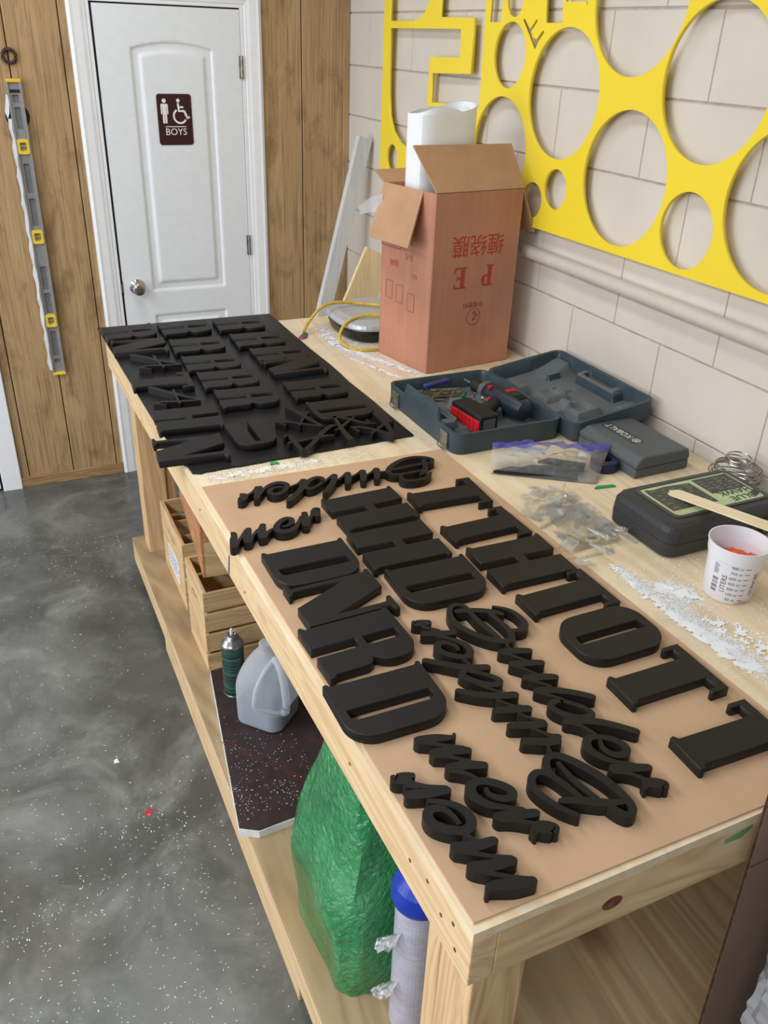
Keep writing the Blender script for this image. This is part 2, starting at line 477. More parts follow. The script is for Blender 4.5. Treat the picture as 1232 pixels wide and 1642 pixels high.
def make_can():
    m, nt, b = new_mat('spray_can_label')
    v = coords(nt)
    n = noise(nt, coords(nt, (6, 6, 60)), 3, 4, .6)
    sep = nt.nodes.new('ShaderNodeSeparateXYZ'); nt.links.new(v, sep.inputs[0])
    n2 = noise(nt, coords(nt, (.6, .6, 95)), 1.0, 1)
    c = ramp(nt, n2, [(.40, (26, 34, 34)), (.5, (40, 72, 66)), (.62, (62, 100, 92))])
    c = mix(nt, c, (150, 164, 158), mth(nt, 'MULTIPLY', ramp(nt, noise(nt, coords(nt, (90, 90, 60)), 3, 3), [(.62, (0, 0, 0)), (.68, (255, 255, 255))]), .35))
    nt.links.new(c, b.inputs['Base Color']); b.inputs['Roughness'].default_value = .35
    return m
M['can_green'] = make_can()
CAM = (1364.60479, 0.45363, 0.50839, 0.03921, -1.69318, -4.01449, 1.95443)
# shapes measured on the bench, in metres (x, y, stroke width in mm)
W1 = [[(-0.9147,-2.9407,9),(-0.9265,-2.9272,13),(-0.9528,-2.9119,14),(-0.9747,-2.904,13),(-0.9891,-2.9006,12)],[(-0.9662,-2.8969,8),(-0.9729,-2.8853,10),(-0.9854,-2.8802,11),(-1.0005,-2.8917,11),(-1.0094,-2.9157,12),(-1.0077,-2.9433,13),(-0.9969,-2.9691,14),(-0.9797,-2.9938,14),(-0.9633,-3.0085,14),(-0.948,-3.0148,14),(-0.9364,-3.01,12),(-0.93,-2.9949,11),(-0.9298,-2.9685,11),(-0.9332,-2.9383,11),(-0.9345,-2.9221,10)],[(-0.9682,-2.9119,10),(-0.9669,-2.9433,12),(-0.9621,-2.9752,12),(-0.9593,-3.0022,10)],[(-0.9302,-2.9883,9),(-0.9155,-2.9943,11),(-0.9,-2.9941,12),(-0.8897,-2.9782,12),(-0.8898,-2.9508,11),(-0.8989,-2.9296,9),(-0.9192,-2.9115,5)],[(-0.9538,-3.0172,6),(-0.9573,-3.0329,5),(-0.9537,-3.0406,8)],[(-0.9286,-3.0525,14),(-0.9514,-3.0436,17),(-0.9743,-3.0367,16)],[(-0.9742,-3.0398,11),(-0.9621,-3.0538,7),(-0.9492,-3.0727,6),(-0.9392,-3.0828,9)],[(-0.9273,-3.0886,14),(-0.9501,-3.0803,17),(-0.9745,-3.0732,16)],[(-0.9748,-3.0769,10),(-0.9637,-3.0917,7),(-0.9509,-3.1128,6),(-0.9383,-3.1246,9)],[(-0.9268,-3.1294,14),(-0.948,-3.1206,17),(-0.9734,-3.1128,16)],[(-0.9736,-3.1161,10),(-0.962,-3.1293,7),(-0.946,-3.1476,6)],[(-0.8985,-3.1953,13),(-0.9193,-3.1763,14),(-0.9498,-3.1561,16),(-0.973,-3.1479,16)],[(-0.9722,-3.1533,10),(-0.9589,-3.1692,7),(-0.9475,-3.1813,6)],[(-0.9491,-3.1835,9),(-0.9647,-3.1808,12),(-0.9742,-3.1866,12),(-0.974,-3.1988,13),(-0.962,-3.217,14),(-0.9468,-3.2289,14),(-0.9316,-3.232,12),(-0.9235,-3.227,11),(-0.9272,-3.2113,10),(-0.942,-3.1923,9),(-0.9528,-3.1826,8)],[(-0.8837,-3.2883,13),(-0.9013,-3.2693,14),(-0.9204,-3.2518,15),(-0.9426,-3.2379,16),(-0.9696,-3.2276,17)],[(-0.9654,-3.2337,11),(-0.9546,-3.2483,7),(-0.9466,-3.269,6)],[(-0.9485,-3.2812,6),(-0.9549,-3.2965,9),(-0.9503,-3.3123,12),(-0.9376,-3.3201,13),(-0.9244,-3.3157,13),(-0.9216,-3.3029,13),(-0.9292,-3.2881,12),(-0.9423,-3.2773,11),(-0.9589,-3.2711,12),(-0.9707,-3.277,14),(-0.9762,-3.29,14),(-0.9714,-3.3071,13),(-0.9595,-3.324,9),(-0.9411,-3.3376,6)],[(-0.9408,-3.3372,7),(-0.9266,-3.3505,9)],[(-0.9175,-3.3561,14),(-0.942,-3.3464,17),(-0.9655,-3.3369,16)],[(-0.9677,-3.3422,12),(-0.9558,-3.3506,9),(-0.9444,-3.362,7),(-0.9352,-3.3758,8)],[(-0.9381,-3.3792,16),(-0.9268,-3.3854,20),(-0.9182,-3.3923,18),(-0.9175,-3.3958,10)],[(-0.9419,-3.3813,13),(-0.9486,-3.388,3)]]
W3 = [[(-1.0746,-3.3582,10),(-1.05,-3.368,14),(-1.0216,-3.3846,14),(-0.9955,-3.394,10)],[(-1.0686,-3.3881,8),(-1.0833,-3.3691,10),(-1.0941,-3.3437,11),(-1.0978,-3.3208,12),(-1.0905,-3.3055,12),(-1.0769,-3.2996,12),(-1.0651,-3.307,11),(-1.0569,-3.3234,11),(-1.0512,-3.343,11),(-1.0452,-3.3668,9)],[(-1.026,-3.375,10),(-1.0326,-3.3497,11),(-1.0366,-3.3226,10),(-1.0367,-3.2975,8)],[(-1.0596,-3.3046,10),(-1.0558,-3.2919,12),(-1.0451,-3.2806,12),(-1.0274,-3.2843,14),(-1.0087,-3.3119,15),(-0.9952,-3.3426,15),(-0.9881,-3.3721,14),(-0.9864,-3.3974,13),(-0.9911,-3.4117,12),(-1.002,-3.4166,11),(-1.0104,-3.4077,11),(-1.0166,-3.3932,10)],[(-1.0311,-3.2602,5),(-1.036,-3.2733,7)],[(-1.058,-3.2381,15),(-1.0311,-3.2513,17),(-1.0121,-3.2567,16)],[(-1.0041,-3.2497,10),(-1.0148,-3.2426,8),(-1.0307,-3.22,6),(-1.0414,-3.2047,7)],[(-1.0598,-3.2011,14),(-1.0347,-3.2103,17),(-1.0104,-3.2178,15)],[(-1.0071,-3.2129,9),(-1.0222,-3.1978,6),(-1.0341,-3.1804,6)],[(-1.0632,-3.162,14),(-1.0392,-3.1695,17),(-1.0136,-3.1777,16)],[(-1.0207,-3.1706,9),(-1.0337,-3.1608,6),(-1.0493,-3.1393,6)],[(-1.0961,-3.0971,12),(-1.0734,-3.1152,14),(-1.0448,-3.1319,16),(-1.0154,-3.1413,16)],[(-1.1107,-3.0059,12),(-1.0831,-3.0285,14),(-1.0552,-3.0497,16),(-1.0217,-3.0628,15)],[(-1.0595,-3.0572,9),(-1.0705,-3.0626,12),(-1.0643,-3.0793,13),(-1.0492,-3.0972,13),(-1.0332,-3.1067,13),(-1.0209,-3.1043,12),(-1.0213,-3.0935,11),(-1.0375,-3.0741,10),(-1.054,-3.0615,8)],[(-1.0311,-3.1288,6),(-1.0428,-3.1158,6),(-1.06,-3.0922,7)],[(-1.0437,-3.0044,6),(-1.0424,-2.9911,8),(-1.0518,-2.9785,10),(-1.0644,-2.9733,12),(-1.0746,-2.9809,13),(-1.0736,-2.9961,13),(-1.0592,-3.0141,13),(-1.0425,-3.024,13),(-1.0282,-3.0185,13),(-1.0237,-3.0019,13),(-1.03,-2.9837,11),(-1.0448,-2.9655,9),(-1.0613,-2.9501,6)],[(-1.0484,-3.0237,6),(-1.0449,-3.0458,7)],[(-1.0776,-2.9379,15),(-1.0517,-2.9476,16),(-1.0276,-2.9552,14)],[(-1.0701,-2.9195,9),(-1.0592,-2.9305,9),(-1.0481,-2.941,7)],[(-1.0796,-2.8996,9),(-1.0786,-2.9034,16),(-1.0682,-2.9076,19),(-1.057,-2.9102,16)],[(-1.0545,-2.9086,9),(-1.0511,-2.9045,3)]]
W5 = [[(-1.151,-3.1802,4),(-1.1576,-3.187,9),(-1.1818,-3.1791,17),(-1.2081,-3.1723,16)],[(-1.2088,-3.1769,10),(-1.1914,-3.1881,7),(-1.1683,-3.2043,9),(-1.155,-3.2157,14)],[(-1.1498,-3.2204,14),(-1.1746,-3.2112,18),(-1.1977,-3.2056,17)],[(-1.1999,-3.2109,10),(-1.1806,-3.2222,7),(-1.1589,-3.2398,8)],[(-1.1422,-3.2561,14),(-1.1671,-3.2455,18),(-1.1905,-3.2411,17)],[(-1.1926,-3.2462,10),(-1.1751,-3.2597,8),(-1.1634,-3.2765,6)],[(-1.1622,-3.2945,6),(-1.1634,-3.3082,9),(-1.1504,-3.3217,12),(-1.1365,-3.324,13),(-1.131,-3.3135,14),(-1.1402,-3.2975,14),(-1.1579,-3.2833,14),(-1.1739,-3.2802,15),(-1.1839,-3.2881,16),(-1.1856,-3.3044,15),(-1.1746,-3.323,13),(-1.1536,-3.338,9),(-1.1351,-3.3495,9)],[(-1.1214,-3.3616,14),(-1.1475,-3.3542,18),(-1.172,-3.3472,17)],[(-1.1733,-3.3511,11),(-1.1562,-3.3606,8),(-1.1324,-3.3774,8)],[(-1.1333,-3.3814,18),(-1.123,-3.3875,22),(-1.1132,-3.3943,19),(-1.1126,-3.3981,10)],[(-1.1382,-3.3853,14),(-1.1425,-3.3938,3)]]
W6 = [[(-1.2497,-3.4451,4),(-1.2444,-3.4396,10),(-1.2342,-3.4395,15),(-1.2114,-3.4471,18),(-1.1871,-3.4527,14)],[(-1.191,-3.4487,9),(-1.2122,-3.4349,7),(-1.2359,-3.4177,9),(-1.2469,-3.4076,11)],[(-1.2476,-3.4033,15),(-1.2218,-3.4121,18),(-1.1939,-3.4162,14)],[(-1.1936,-3.4123,9),(-1.2162,-3.3994,7),(-1.2375,-3.3841,9),(-1.2533,-3.372,11)],[(-1.2523,-3.3675,15),(-1.2286,-3.3762,18),(-1.2005,-3.379,14)],[(-1.2234,-3.3692,9),(-1.232,-3.3515,7)],[(-1.2285,-3.3375,7),(-1.2304,-3.3208,8),(-1.2374,-3.3049,11),(-1.252,-3.2987,14),(-1.2618,-3.3047,15),(-1.2628,-3.3202,15),(-1.2501,-3.3366,15),(-1.2302,-3.3484,15),(-1.2144,-3.3441,15),(-1.2092,-3.3272,14),(-1.2166,-3.3083,12),(-1.235,-3.2922,10),(-1.2489,-3.2843,8)],[(-1.2694,-3.2636,16),(-1.2424,-3.2717,18),(-1.2162,-3.2764,14)],[(-1.2152,-3.2725,9),(-1.2406,-3.2596,9),(-1.2533,-3.2485,9)],[(-1.2761,-3.2251,10),(-1.2744,-3.2293,19),(-1.2635,-3.2322,22),(-1.2519,-3.2347,19)],[(-1.2494,-3.2317,10),(-1.2468,-3.2277,3)],[(-1.2621,-3.2433,16),(-1.2528,-3.253,12)]]
X1 = [[(-0.9584,-1.8415,10),(-0.9412,-1.8959,14),(-0.9259,-1.9527,12),(-0.9128,-2.0027,9)],[(-0.9134,-2.0042,9),(-0.952,-1.9748,10),(-0.9852,-1.949,11),(-1.0159,-1.9358,11)],[(-1.019,-1.9347,9),(-1.0009,-1.9638,5)],[(-0.9108,-1.8928,7),(-0.948,-1.9445,8),(-0.9698,-1.9798,6)]]
X2 = [[(-1.0318,-2.0378,8),(-1.0168,-2.0291,12),(-1.0165,-2.0668,14),(-1.0172,-2.1152,14),(-1.0088,-2.1287,12),(-0.9742,-2.0991,14),(-0.9246,-2.0421,16),(-0.8879,-2.0119,14),(-0.8716,-2.0117,6)],[(-1.0336,-2.0768,10),(-0.9883,-2.0732,12),(-0.9348,-2.0682,12),(-0.906,-2.0705,8)]]
X3 = [[(-0.8554,-1.951,9),(-0.866,-2.0201,12),(-0.8725,-2.0873,16),(-0.8716,-2.1145,20)],[(-0.8528,-1.9519,10),(-0.8228,-1.9862,12),(-0.7948,-2.024,11),(-0.768,-2.0384,8)],[(-0.8031,-1.9749,6),(-0.8374,-2.0037,10),(-0.8723,-2.0354,10),(-0.8893,-2.0422,6)],[(-0.7798,-2.0067,8),(-0.7804,-2.0248,6)]]
X4 = [[(-0.838,-2.0394,10),(-0.8052,-2.056,12),(-0.7794,-2.0875,12),(-0.758,-2.1198,12)],[(-0.7392,-1.9748,14),(-0.7386,-2.0311,18),(-0.7443,-2.083,14),(-0.7567,-2.1263,10)],[(-0.7099,-2.0325,6),(-0.7494,-2.0544,10),(-0.8057,-2.0977,6)],[(-0.8364,-2.0399,8),(-0.8317,-2.075,6)]]
A3 = [[(-1.2851,-1.2462,12),(-1.2505,-1.2782,15),(-1.2126,-1.3308,12),(-1.1721,-1.3682,9),(-1.1576,-1.3809,8)],[(-1.1587,-1.3857,10),(-1.2065,-1.3778,12),(-1.256,-1.3667,12),(-1.2816,-1.3765,12)],[(-1.2802,-1.3794,10),(-1.2504,-1.3974,5)],[(-1.2194,-1.2757,8),(-1.2176,-1.3355,8),(-1.2118,-1.3985,6)]]
A5 = [[(-1.2884,-1.5565,13),(-1.255,-1.6016,15),(-1.2148,-1.6539,12),(-1.1775,-1.6992,9)],[(-1.1777,-1.7044,10),(-1.2318,-1.6951,12),(-1.2799,-1.6828,12),(-1.3008,-1.6885,12)],[(-1.2996,-1.691,10),(-1.2712,-1.7095,5)],[(-1.2285,-1.6002,8),(-1.2324,-1.6582,8),(-1.2341,-1.7128,6)]]
NEAR = [('T','A',(-0.8669,-2.4445,-0.6867,-2.4546)),('T','A',(-0.8677,-2.613,-0.6844,-2.6092)),('H','A',(-0.8599,-2.7132,-0.6837,-2.7177)),('T','A',(-0.8566,-2.9024,-0.6799,-2.9001)),('O','A',(-0.8219,-2.9801,-0.6587,-3.0045)),('T','A',(-0.8452,-3.1723,-0.6564,-3.1738)),('T','A',(-0.8443,-3.3269,-0.6665,-3.3365)),('H','B',(-1.067,-2.401,-0.8937,-2.3967)),('H','B',(-1.0711,-2.5581,-0.885,-2.5852)),('D','B',(-1.0568,-2.7262,-0.8808,-2.7307)),('D','C',(-1.2673,-2.5764,-1.0941,-2.577)),('N','C',(-1.2643,-2.7126,-1.0937,-2.708)),('R','C',(-1.285,-2.8466,-1.1113,-2.8405)),('D','C',(-1.2995,-3.0065,-1.1183,-3.0085))]
FAR = [('R','A',(-1.3336,-0.9224,-1.1635,-0.9201)),('N','A',(-1.3249,-1.0824,-1.1648,-1.0986)),('T','A',(-1.3302,-1.493,-1.162,-1.5127)),('H','A',(-1.3211,-1.7414,-1.1439,-1.7631)),('N','A',(-1.3608,-1.943,-1.1831,-1.963)),('R','B',(-1.1359,-0.9292,-0.959,-0.9337)),('R','B',(-1.1378,-1.1302,-0.9568,-1.143)),('R','B',(-1.1392,-1.3175,-0.9573,-1.3307)),('R','B',(-1.1285,-1.4806,-0.9506,-1.498)),('R','B',(-1.119,-1.6464,-0.9442,-1.6656)),('R','C',(-0.9353,-0.9415,-0.7574,-0.9554)),('R','C',(-0.9255,-1.137,-0.7464,-1.1465)),('R','C',(-0.9063,-1.3122,-0.7298,-1.3169)),('N','C',(-0.9053,-1.4502,-0.7525,-1.4459)),('R','C',(-0.9024,-1.6508,-0.7363,-1.6718)),('D','C',(-0.8953,-1.8315,-0.7381,-1.8382))]
W2 = (-0.8771,-2.3141,-1.2363,-2.3278)
W2S = (-0.9573,-3.0313,-0.9209,-3.3907)
W4 = (-1.3,-2.466,-1.0918,-2.4363)
W4S = (-1.1518,-3.1812,-1.1145,-3.3955)
V = [(-1.4494,2.0163),(-1.4595,2.0216),(-1.5006,1.9928),(-1.527,2.0186),(-1.5369,2.0143),(-1.5078,1.9878),(-1.5161,1.9717),(-1.5387,1.9646),(-1.5684,1.9913),(-1.5764,1.9841),(-1.5589,1.9679),(-1.532,1.9342)]
QD = [(-1.5122,2.0733),(-1.5733,2.0086),(-1.6668,2.0088),(-1.6593,2.0269),(-1.6131,2.0716)]
SL = [(-1.6599,2.0708),(-1.6623,2.0489),(-1.6697,2.0474),(-1.6708,2.0614),(-1.7609,2.0601),(-1.7636,2.0492),(-1.7722,2.0491),(-1.7658,2.069)]
# ------------------------------------------------------------------ the room
# right wall is the plane x = 0, back wall y = 0, floor z = 0
struct(obj('floor', bx(-6, .0, -7, .03, -.05, 0), M['floor']))

# back wall: vertical grooved boards over a dark backing
def wall_boards():
    bm = bmesh.new(); g = .0022
    def strip(xs, z0, z1):
        for a, b in zip(xs, xs[1:]): box(bm, a+g, b-g, 0, .012, z0, z1)
    strip([-1.72, -1.64, -1.437, -1.232, -1.13], 0, 2.75)
    strip([-1.13, -.93, -.73, -.53, -.455], 2.06, 2.75)
    strip([-.455, -.4225, -.228, -.004], 0, 2.75)
    strip([-2.9, -2.7, -2.5, -2.3, -2.1, -1.9, -1.72], 2.06, 2.75)
    strip([-6, -5.5, -5, -4.5, -4, -3.6, -3.3, -2.9], 0, 2.75)
    return bm
struct(obj('wall_back', wall_boards(), M['panel_wood'], bevel=.002, seg=1))
struct(obj('trim_1', bx(-6, .0, .012, .03, 0, 2.75), M['groove']))
struct(obj('trim_2', bx(-.03, -.001, -.010, -.0005, .0, 2.75), M['panel_wood'], bevel=.003))
struct(obj('baseboard_back', bx(-1.679, -1.2015, -.013, -.0005, 0, .052), M['base_wood'], bevel=.003))

# right wall: painted concrete blocks with shallow joints
def block_wall():
    bm = bmesh.new()
    zb = 1.4224+.0115; H = .2032; L = .4064
    for r in range(-8, 7):
        z0 = zb+r*H; z1 = z0+H
        if z1 < 0: continue
        off = -2.0547 if r % 2 == 1 else -2.0547+L/2
        k0 = int((-7-off)/L)-1
        for k in range(k0, 12):
            y0 = off+k*L; y1 = y0+L
            if y0 > 0.01 or y1 < -7: continue
            y1 = min(y1, .03)
            gz, gy, c = .0022, .0012, .0025
            ring0 = [(.004, y0+gy, z0+gz), (.004, y1-gy, z0+gz), (.004, y1-gy, z1-gz), (.004, y0+gy, z1-gz)]
            ring1 = [(0, y0+gy+c*.6, z0+gz+c), (0, y1-gy-c*.6, z0+gz+c), (0, y1-gy-c*.6, z1-gz-c), (0, y0+gy+c*.6, z1-gz-c)]
            R0 = [bm.verts.new(p) for p in ring0]; R1 = [bm.verts.new(p) for p in ring1]
            bm.faces.new(R1)
            for i in range(4): bm.faces.new((R0[i], R0[(i+1) % 4], R1[(i+1) % 4], R1[i]))
    return bm
struct(obj('wall_right', block_wall(), M['block']))
struct(obj('trim_3', bx(.0035, .06, -7, .03, 0, 2.95), M['mortar']))

# bathroom door
DX0, DX1, DZ = -1.1038, -.506, 2.035
def door_face():
    nx, nz = 110, 330
    def depth(x, z):
        d = -1
        if z > .83:
            t = (x+.7995)/.1715; top = 1.884+.026*(1-t*t) if abs(t) < 1 else 1.884
            d = min(x+.971, -.628-x, z-.89, top-z)
        else:
            d = min(x+.971, -.628-x, z-.24, .78-z)
        if d <= 0: return 0
        return .009*sstep(0, .009, d)-.009*sstep(.03, .046, d)+.004*sstep(.046, .05, d)*0
    bm = bmesh.new()
    xs = [DX0+(DX1-DX0)*i/nx for i in range(nx+1)]; zs = [.01+(DZ-.01)*j/nz for j in range(nz+1)]
    g = [[bm.verts.new((x, -.004+depth(x, z), z)) for x in xs] for z in zs]
    for j in range(nz):
        for i in range(nx): bm.faces.new((g[j][i], g[j][i+1], g[j+1][i+1], g[j+1][i]))
    # edges back to the rear of the slab
    per = [g[0][i] for i in range(nx+1)]+[g[j][nx] for j in range(1, nz+1)]+[g[nz][i] for i in range(nx-1, -1, -1)]+[g[j][0] for j in range(nz-1, 0, -1)]
    back = [bm.verts.new((v.co.x, .02, v.co.z)) for v in per]
    for i in range(len(per)):
        j = (i+1) % len(per); bm.faces.new((per[i], back[i], back[j], per[j]))
    return bm
door = struct(obj('door_1', door_face(), M['white_door'], smooth=True))
def casing():
    bm = bmesh.new()
    prof = [(0, 0), (0, -.012), (.012, -.019), (.022, -.016), (.05, -.014), (.062, -.010), (.07, -.009), (.074, -.006), (.074, 0)]
    # mitred frame: left leg, head, right leg
    xl, xr, zt_ = -1.2012, -.4132, 2.128
    paths = []
    for d, y in prof:
        paths.append([(xl+d, y, 0), (xl+d, y, zt_-d), (xr-d, y, zt_-d), (xr-d, y, 0)])
    R = [[bm.verts.new(p) for p in q] for q in paths]
    for a, b in zip(R, R[1:]):
        for i in range(3): bm.faces.new((a[i], a[i+1], b[i+1], b[i]))
    return bm
struct(obj('trim_4', casing(), M['white_trim']))
bm = bmesh.new()
box(bm, -1.1272, -1.1135, -.006, .02, 0, 2.06); box(bm, -.5035, -.4872, -.006, .02, 0, 2.06); box(bm, -1.1135, -.5035, -.006, .02, 2.041, 2.06)
struct(obj('trim_5', bm, M['white_trim'], bevel=.002))
bm = bmesh.new()   # rebate and dark gap round the slab
box(bm, -1.1135, -1.1045, .006, .0115, 0, 2.041); box(bm, -.5058, -.5035, .006, .0115, 0, 2.041); box(bm, -1.1135, -.5035, .006, .0115, 2.0355, 2.041)
struct(obj('trim_6', bm, M['dark_gap']))
def knob_parts():
    k = obj('knob', lathe([(.0, .0), (.034, .0), (.034, .006), (.024, .012), (.0135, .016), (.0125, .03), (.024, .038), (.0275, .05), (.026, .062), (.017, .068), (.0, .068)], 32), M['chrome'], door, smooth=True)
    frame(k, (-1.043, -.004, .918), (1, 0, 0), (0, 0, 1))
    kk = obj('keyhole', lathe([(0, 0), (.009, 0), (.009, .004), (0, .004)], 20), M['steel'], k, (0, 0, .0665))
knob_parts()
for zc in (1.82, 1.075):
    bm = lathe([(0, -.0445), (.006, -.0445), (.006, -.016), (.0053, -.0155), (.006, -.015), (.006, .015), (.0053, .0155), (.006, .016), (.006, .0445), (0, .0445)], 12)
    box(bm, -.012, -.0005, .002, .006, -.044, .044)
    obj('hinge', bm, M['steel'], door, (-.5035, -.009, zc))
bm = bmesh.new(); box(bm, -1.1062, -1.1042, -.0062, .012, .885, .945); box(bm, -1.113, -1.1062, -.0058, -.002, .895, .935)
obj('latch_plate', bm, M['steel'], door)

# sign on the door
sg = thing('restroom_sign', 'maroon restroom sign reading BOYS with person and wheelchair symbols, on the white door', 'sign', (-.8085, -.0045, 1.6155))
frame(sg, (-.8085, -.0045, 1.6155), (1, 0, 0), (0, 0, 1))
obj('sign_plate', prism(rrect(-.0735, .0735, -.1, .1, .012), 0, .003), M['sign'], sg, bevel=.001)
Z0, Z1 = .0028, .0042
bm = prism(circ(-.043, .0735, .0085, 20), Z0, Z1)
prism(rrect(-.0565, -.0295, .002+.0, .0625, .008, 3), Z0, Z1, bm) if False else None
prism([(-.055, .062), (-.031, .062), (-.0275, .058), (-.0275, .022), (-.0325, .022), (-.0325, .05), (-.034, .05), (-.034, -.014), (-.042, -.014), (-.042, .022), (-.044, .022), (-.044, -.014), (-.052, -.014), (-.052, .05), (-.0535, .05), (-.0535, .022), (-.0585, .022), (-.0585, .058)], Z0, Z1, bm)
obj('person_symbol', bm, M['sign_white'], sg)
bm = prism(circ(.017, .0745, .0075, 18), Z0, Z1)
def strip2d(pts, w, bm):
    P = [Vector((p[0], p[1])) for p in pts]; L = []; R = []
    for i, p in enumerate(P):
        t = (P[min(i+1, len(P)-1)]-P[max(i-1, 0)]).normalized(); n = Vector((-t.y, t.x))*w/2
        L.append(p+n); R.append(p-n)
    prism([tuple(v) for v in L]+[tuple(v) for v in R[::-1]], Z0, Z1, bm)
strip2d([(.016, .064), (.018, .034), (.042, .034)], .009, bm)
strip2d([(.019, .049), (.038, .049)], .007, bm)
strip2d([(.041, .034), (.053, .006)], .009, bm); strip2d([(.05, .006), (.063, .011)], .008, bm)
arc = [(.022+.027*math.cos(a), .014+.027*math.sin(a)) for a in [math.radians(120+i*210/20) for i in range(21)]]
strip2d(arc, .0075, bm)
obj('wheelchair_symbol', bm, M['sign_white'], sg)
obj('rule_line', bx(-.043, .045, -.0285, -.0255, Z0, Z1), M['sign_white'], sg)
obj('lettering', text_bm('BOYS', .038, .0014), M['sign_white'], sg, (.001, -.0485, .0035))
bm = bmesh.new()
for i, (x, y) in enumerate([(-.012, -.078), (-.009, -.078), (0, -.078), (0, -.081), (.003, -.084), (.012, -.078), (.015, -.081), (.024, -.081), (.027, -.078)]):
    prism(circ(x, y, .0011, 8), Z0, Z1-.0004, bm)
obj('braille_dots', bm, M['sign'], sg)

# second door at the left edge
struct(obj('trim_7', bx(-1.765, -1.6795, -.02, .0, 0, 2.1), M['white_trim'], bevel=.003))
struct(obj('door_2', bx(-2.55, -1.775, -.008, .011, .012, 2.04), M['white_door'], bevel=.002))
struct(obj('trim_8', bx(-2.65, -1.765, -.003, .012, 0, .0115), M['dark_gap']))

# conduit along the block wall
o = obj('wall_conduit', tube([(-.0215, -6.9, 1.350), (-.0215, -1.40, 1.350)], .021, 20), M['pipe'], smooth=True)
tag(o, 'cream painted conduit running along the block wall below the yellow sheet', 'pipe')

# ------------------------------------------------------------------ yellow sheet
def yellow_loops():
    c = lambda y, z, r: circ(y, z, r, 56)
    top = 2.42
    outer = [(-.44, 1.424), (-.44, top+.1), (-2.90, top+.1), (-2.90, 1.444)]
    arc = [(-.78-.06*math.sin(a), 2.012+.07*(1-math.cos(a))) for a in [i*PI/16 for i in range(9)]]
    P = [(-.495, top), (-.495, 2.013), (-.69, 2.012), (-.745, 2.018), (-.79, 2.038), (-.822, 2.07), (-.835, 2.12), (-.84, 2.2), (-.84, top)]
    Q = [(-.906, top), (-.913, 2.025), (-1.154, 2.022), (-1.159, 1.855), (-.877, 1.845), (-.876, 1.748), (-1.235, 1.756), (-1.228, 1.946), (-1.227, 2.072), (-1.227, top)]
    R = [(-.501, 1.988), (-1.072, 1.989), (-1.078, 1.903), (-.851, 1.897), (-.848, 1.735), (-1.19, 1.742), (-1.15, 1.60), (-1.06, 1.52), (-.9, 1.50), (-.699, 1.567), (-.629, 1.581), (-.56, 1.62), (-.523, 1.673), (-.507, 1.75), (-.502, 1.835)]
    S = [(-1.25, top), (-1.252, 2.01), (-1.329, 2.01), (-1.322, top)]
    up = lambda pts: [(y, z if z < 2.066 else top) for y, z in pts]
    T = [(-1.335, top), (-1.345, 2.09), (-1.3546, 2.052), (-1.372, 2.031), (-1.3893, 2.0247), (-1.408, 2.024), (-1.4239, 2.0276), (-1.4422, 2.0453), (-1.452, 2.08), (-1.455, top)]
    return [outer, P, Q, R, S, T, V, up(QD), up(SL),
            c(-1.394, 1.918, .094), c(-1.703, 1.823, .176), c(-1.38, 1.635, .165), c(-1.988, 2.068, .184), c(-2.305, 1.885, .178),
            c(-2.031, 1.633, .176), c(-1.726, 1.563, .059), c(-1.609, 1.514, .054), c(-2.305, 1.548, .095), c(-2.596, 1.642, .182), c(-.557, 1.516, .052),
            c(-2.66, 2.05, .16), c(-.75, 1.475, .035)]
bm = fill2d(yellow_loops(), .012)
ys = obj('yellow_sheet', bm, M['yellow_pvc'])
# local x,y = world y,z ; thickness towards the room
ys.matrix_world = Matrix(((0, 0, -1, -.024), (1, 0, 0, 0), (0, 1, 0, 0), (0, 0, 0, 1)))
tag(ys, 'bright yellow sheet with circles and letter shapes cut out, hung on the block wall', 'cut-out sheet')
bm = bmesh.new()
for y, z in ((-.47, 1.46), (-1.2, 1.46), (-1.95, 1.47), (-2.2, 1.475), (-.47, 2.2), (-1.2, 2.2), (-2.2, 2.3)):
    pass
sp = [(-.46, 1.445), (-1.235, 1.45), (-1.85, 1.455), (-2.47, 1.46), (-1.19, 2.3)]
for i, (y, z) in enumerate(sp):
    obj('standoff', xf(slab(circ(y, z, .012, 14), 'x', -.0238, -.0005), Matrix(((0, 0, -1, -.024), (1, 0, 0, 0), (0, 1, 0, 0), (0, 0, 0, 1))).inverted()), M['yellow_pvc'], ys)

# ------------------------------------------------------------------ things hung on the panelling
lv = thing('spirit_level', 'long aluminium spirit level with three yellow vials, hung upright on the wood wall', 'level', (-1.4345, -.0025, .548), 0)
lv.rotation_euler = (0, 0, 0)
bm = bmesh.new()
box(bm, -.0275, -.0215, -.024, 0, .012, 1.204); box(bm, .0215, .0275, -.024, 0, .012, 1.204)
obj('rail', bm, M['alu'], lv, bevel=.001)
def web():
    outer = rrect(-.0215, .0215, .012, 1.204, .001, 1)
    holes = [rrect(-.0115, .0115, a, b, .003, 2) for a, b in ((.055, .075), (.09, .205), (.285, .375), (.39, .49), (.66, .77), (.79, .905), (1.035, 1.115), (1.13, 1.16))]
    return fill2d([outer]+holes, .006)
w = obj('web', web(), M['alu'], lv); frame(w, (0, -.009, 0), (1, 0, 0), (0, 0, 1))
obj('web_recess', bx(-.0215, .0215, -.006, -.003, .012, 1.204), M['alu_dark'], lv)
for z0, z1 in ((0, .013), (1.203, 1.216)):
    obj('end_cap', bx(-.028, .028, -.0265, 0, z0, z1), M['level_yellow'], lv, bevel=.003)
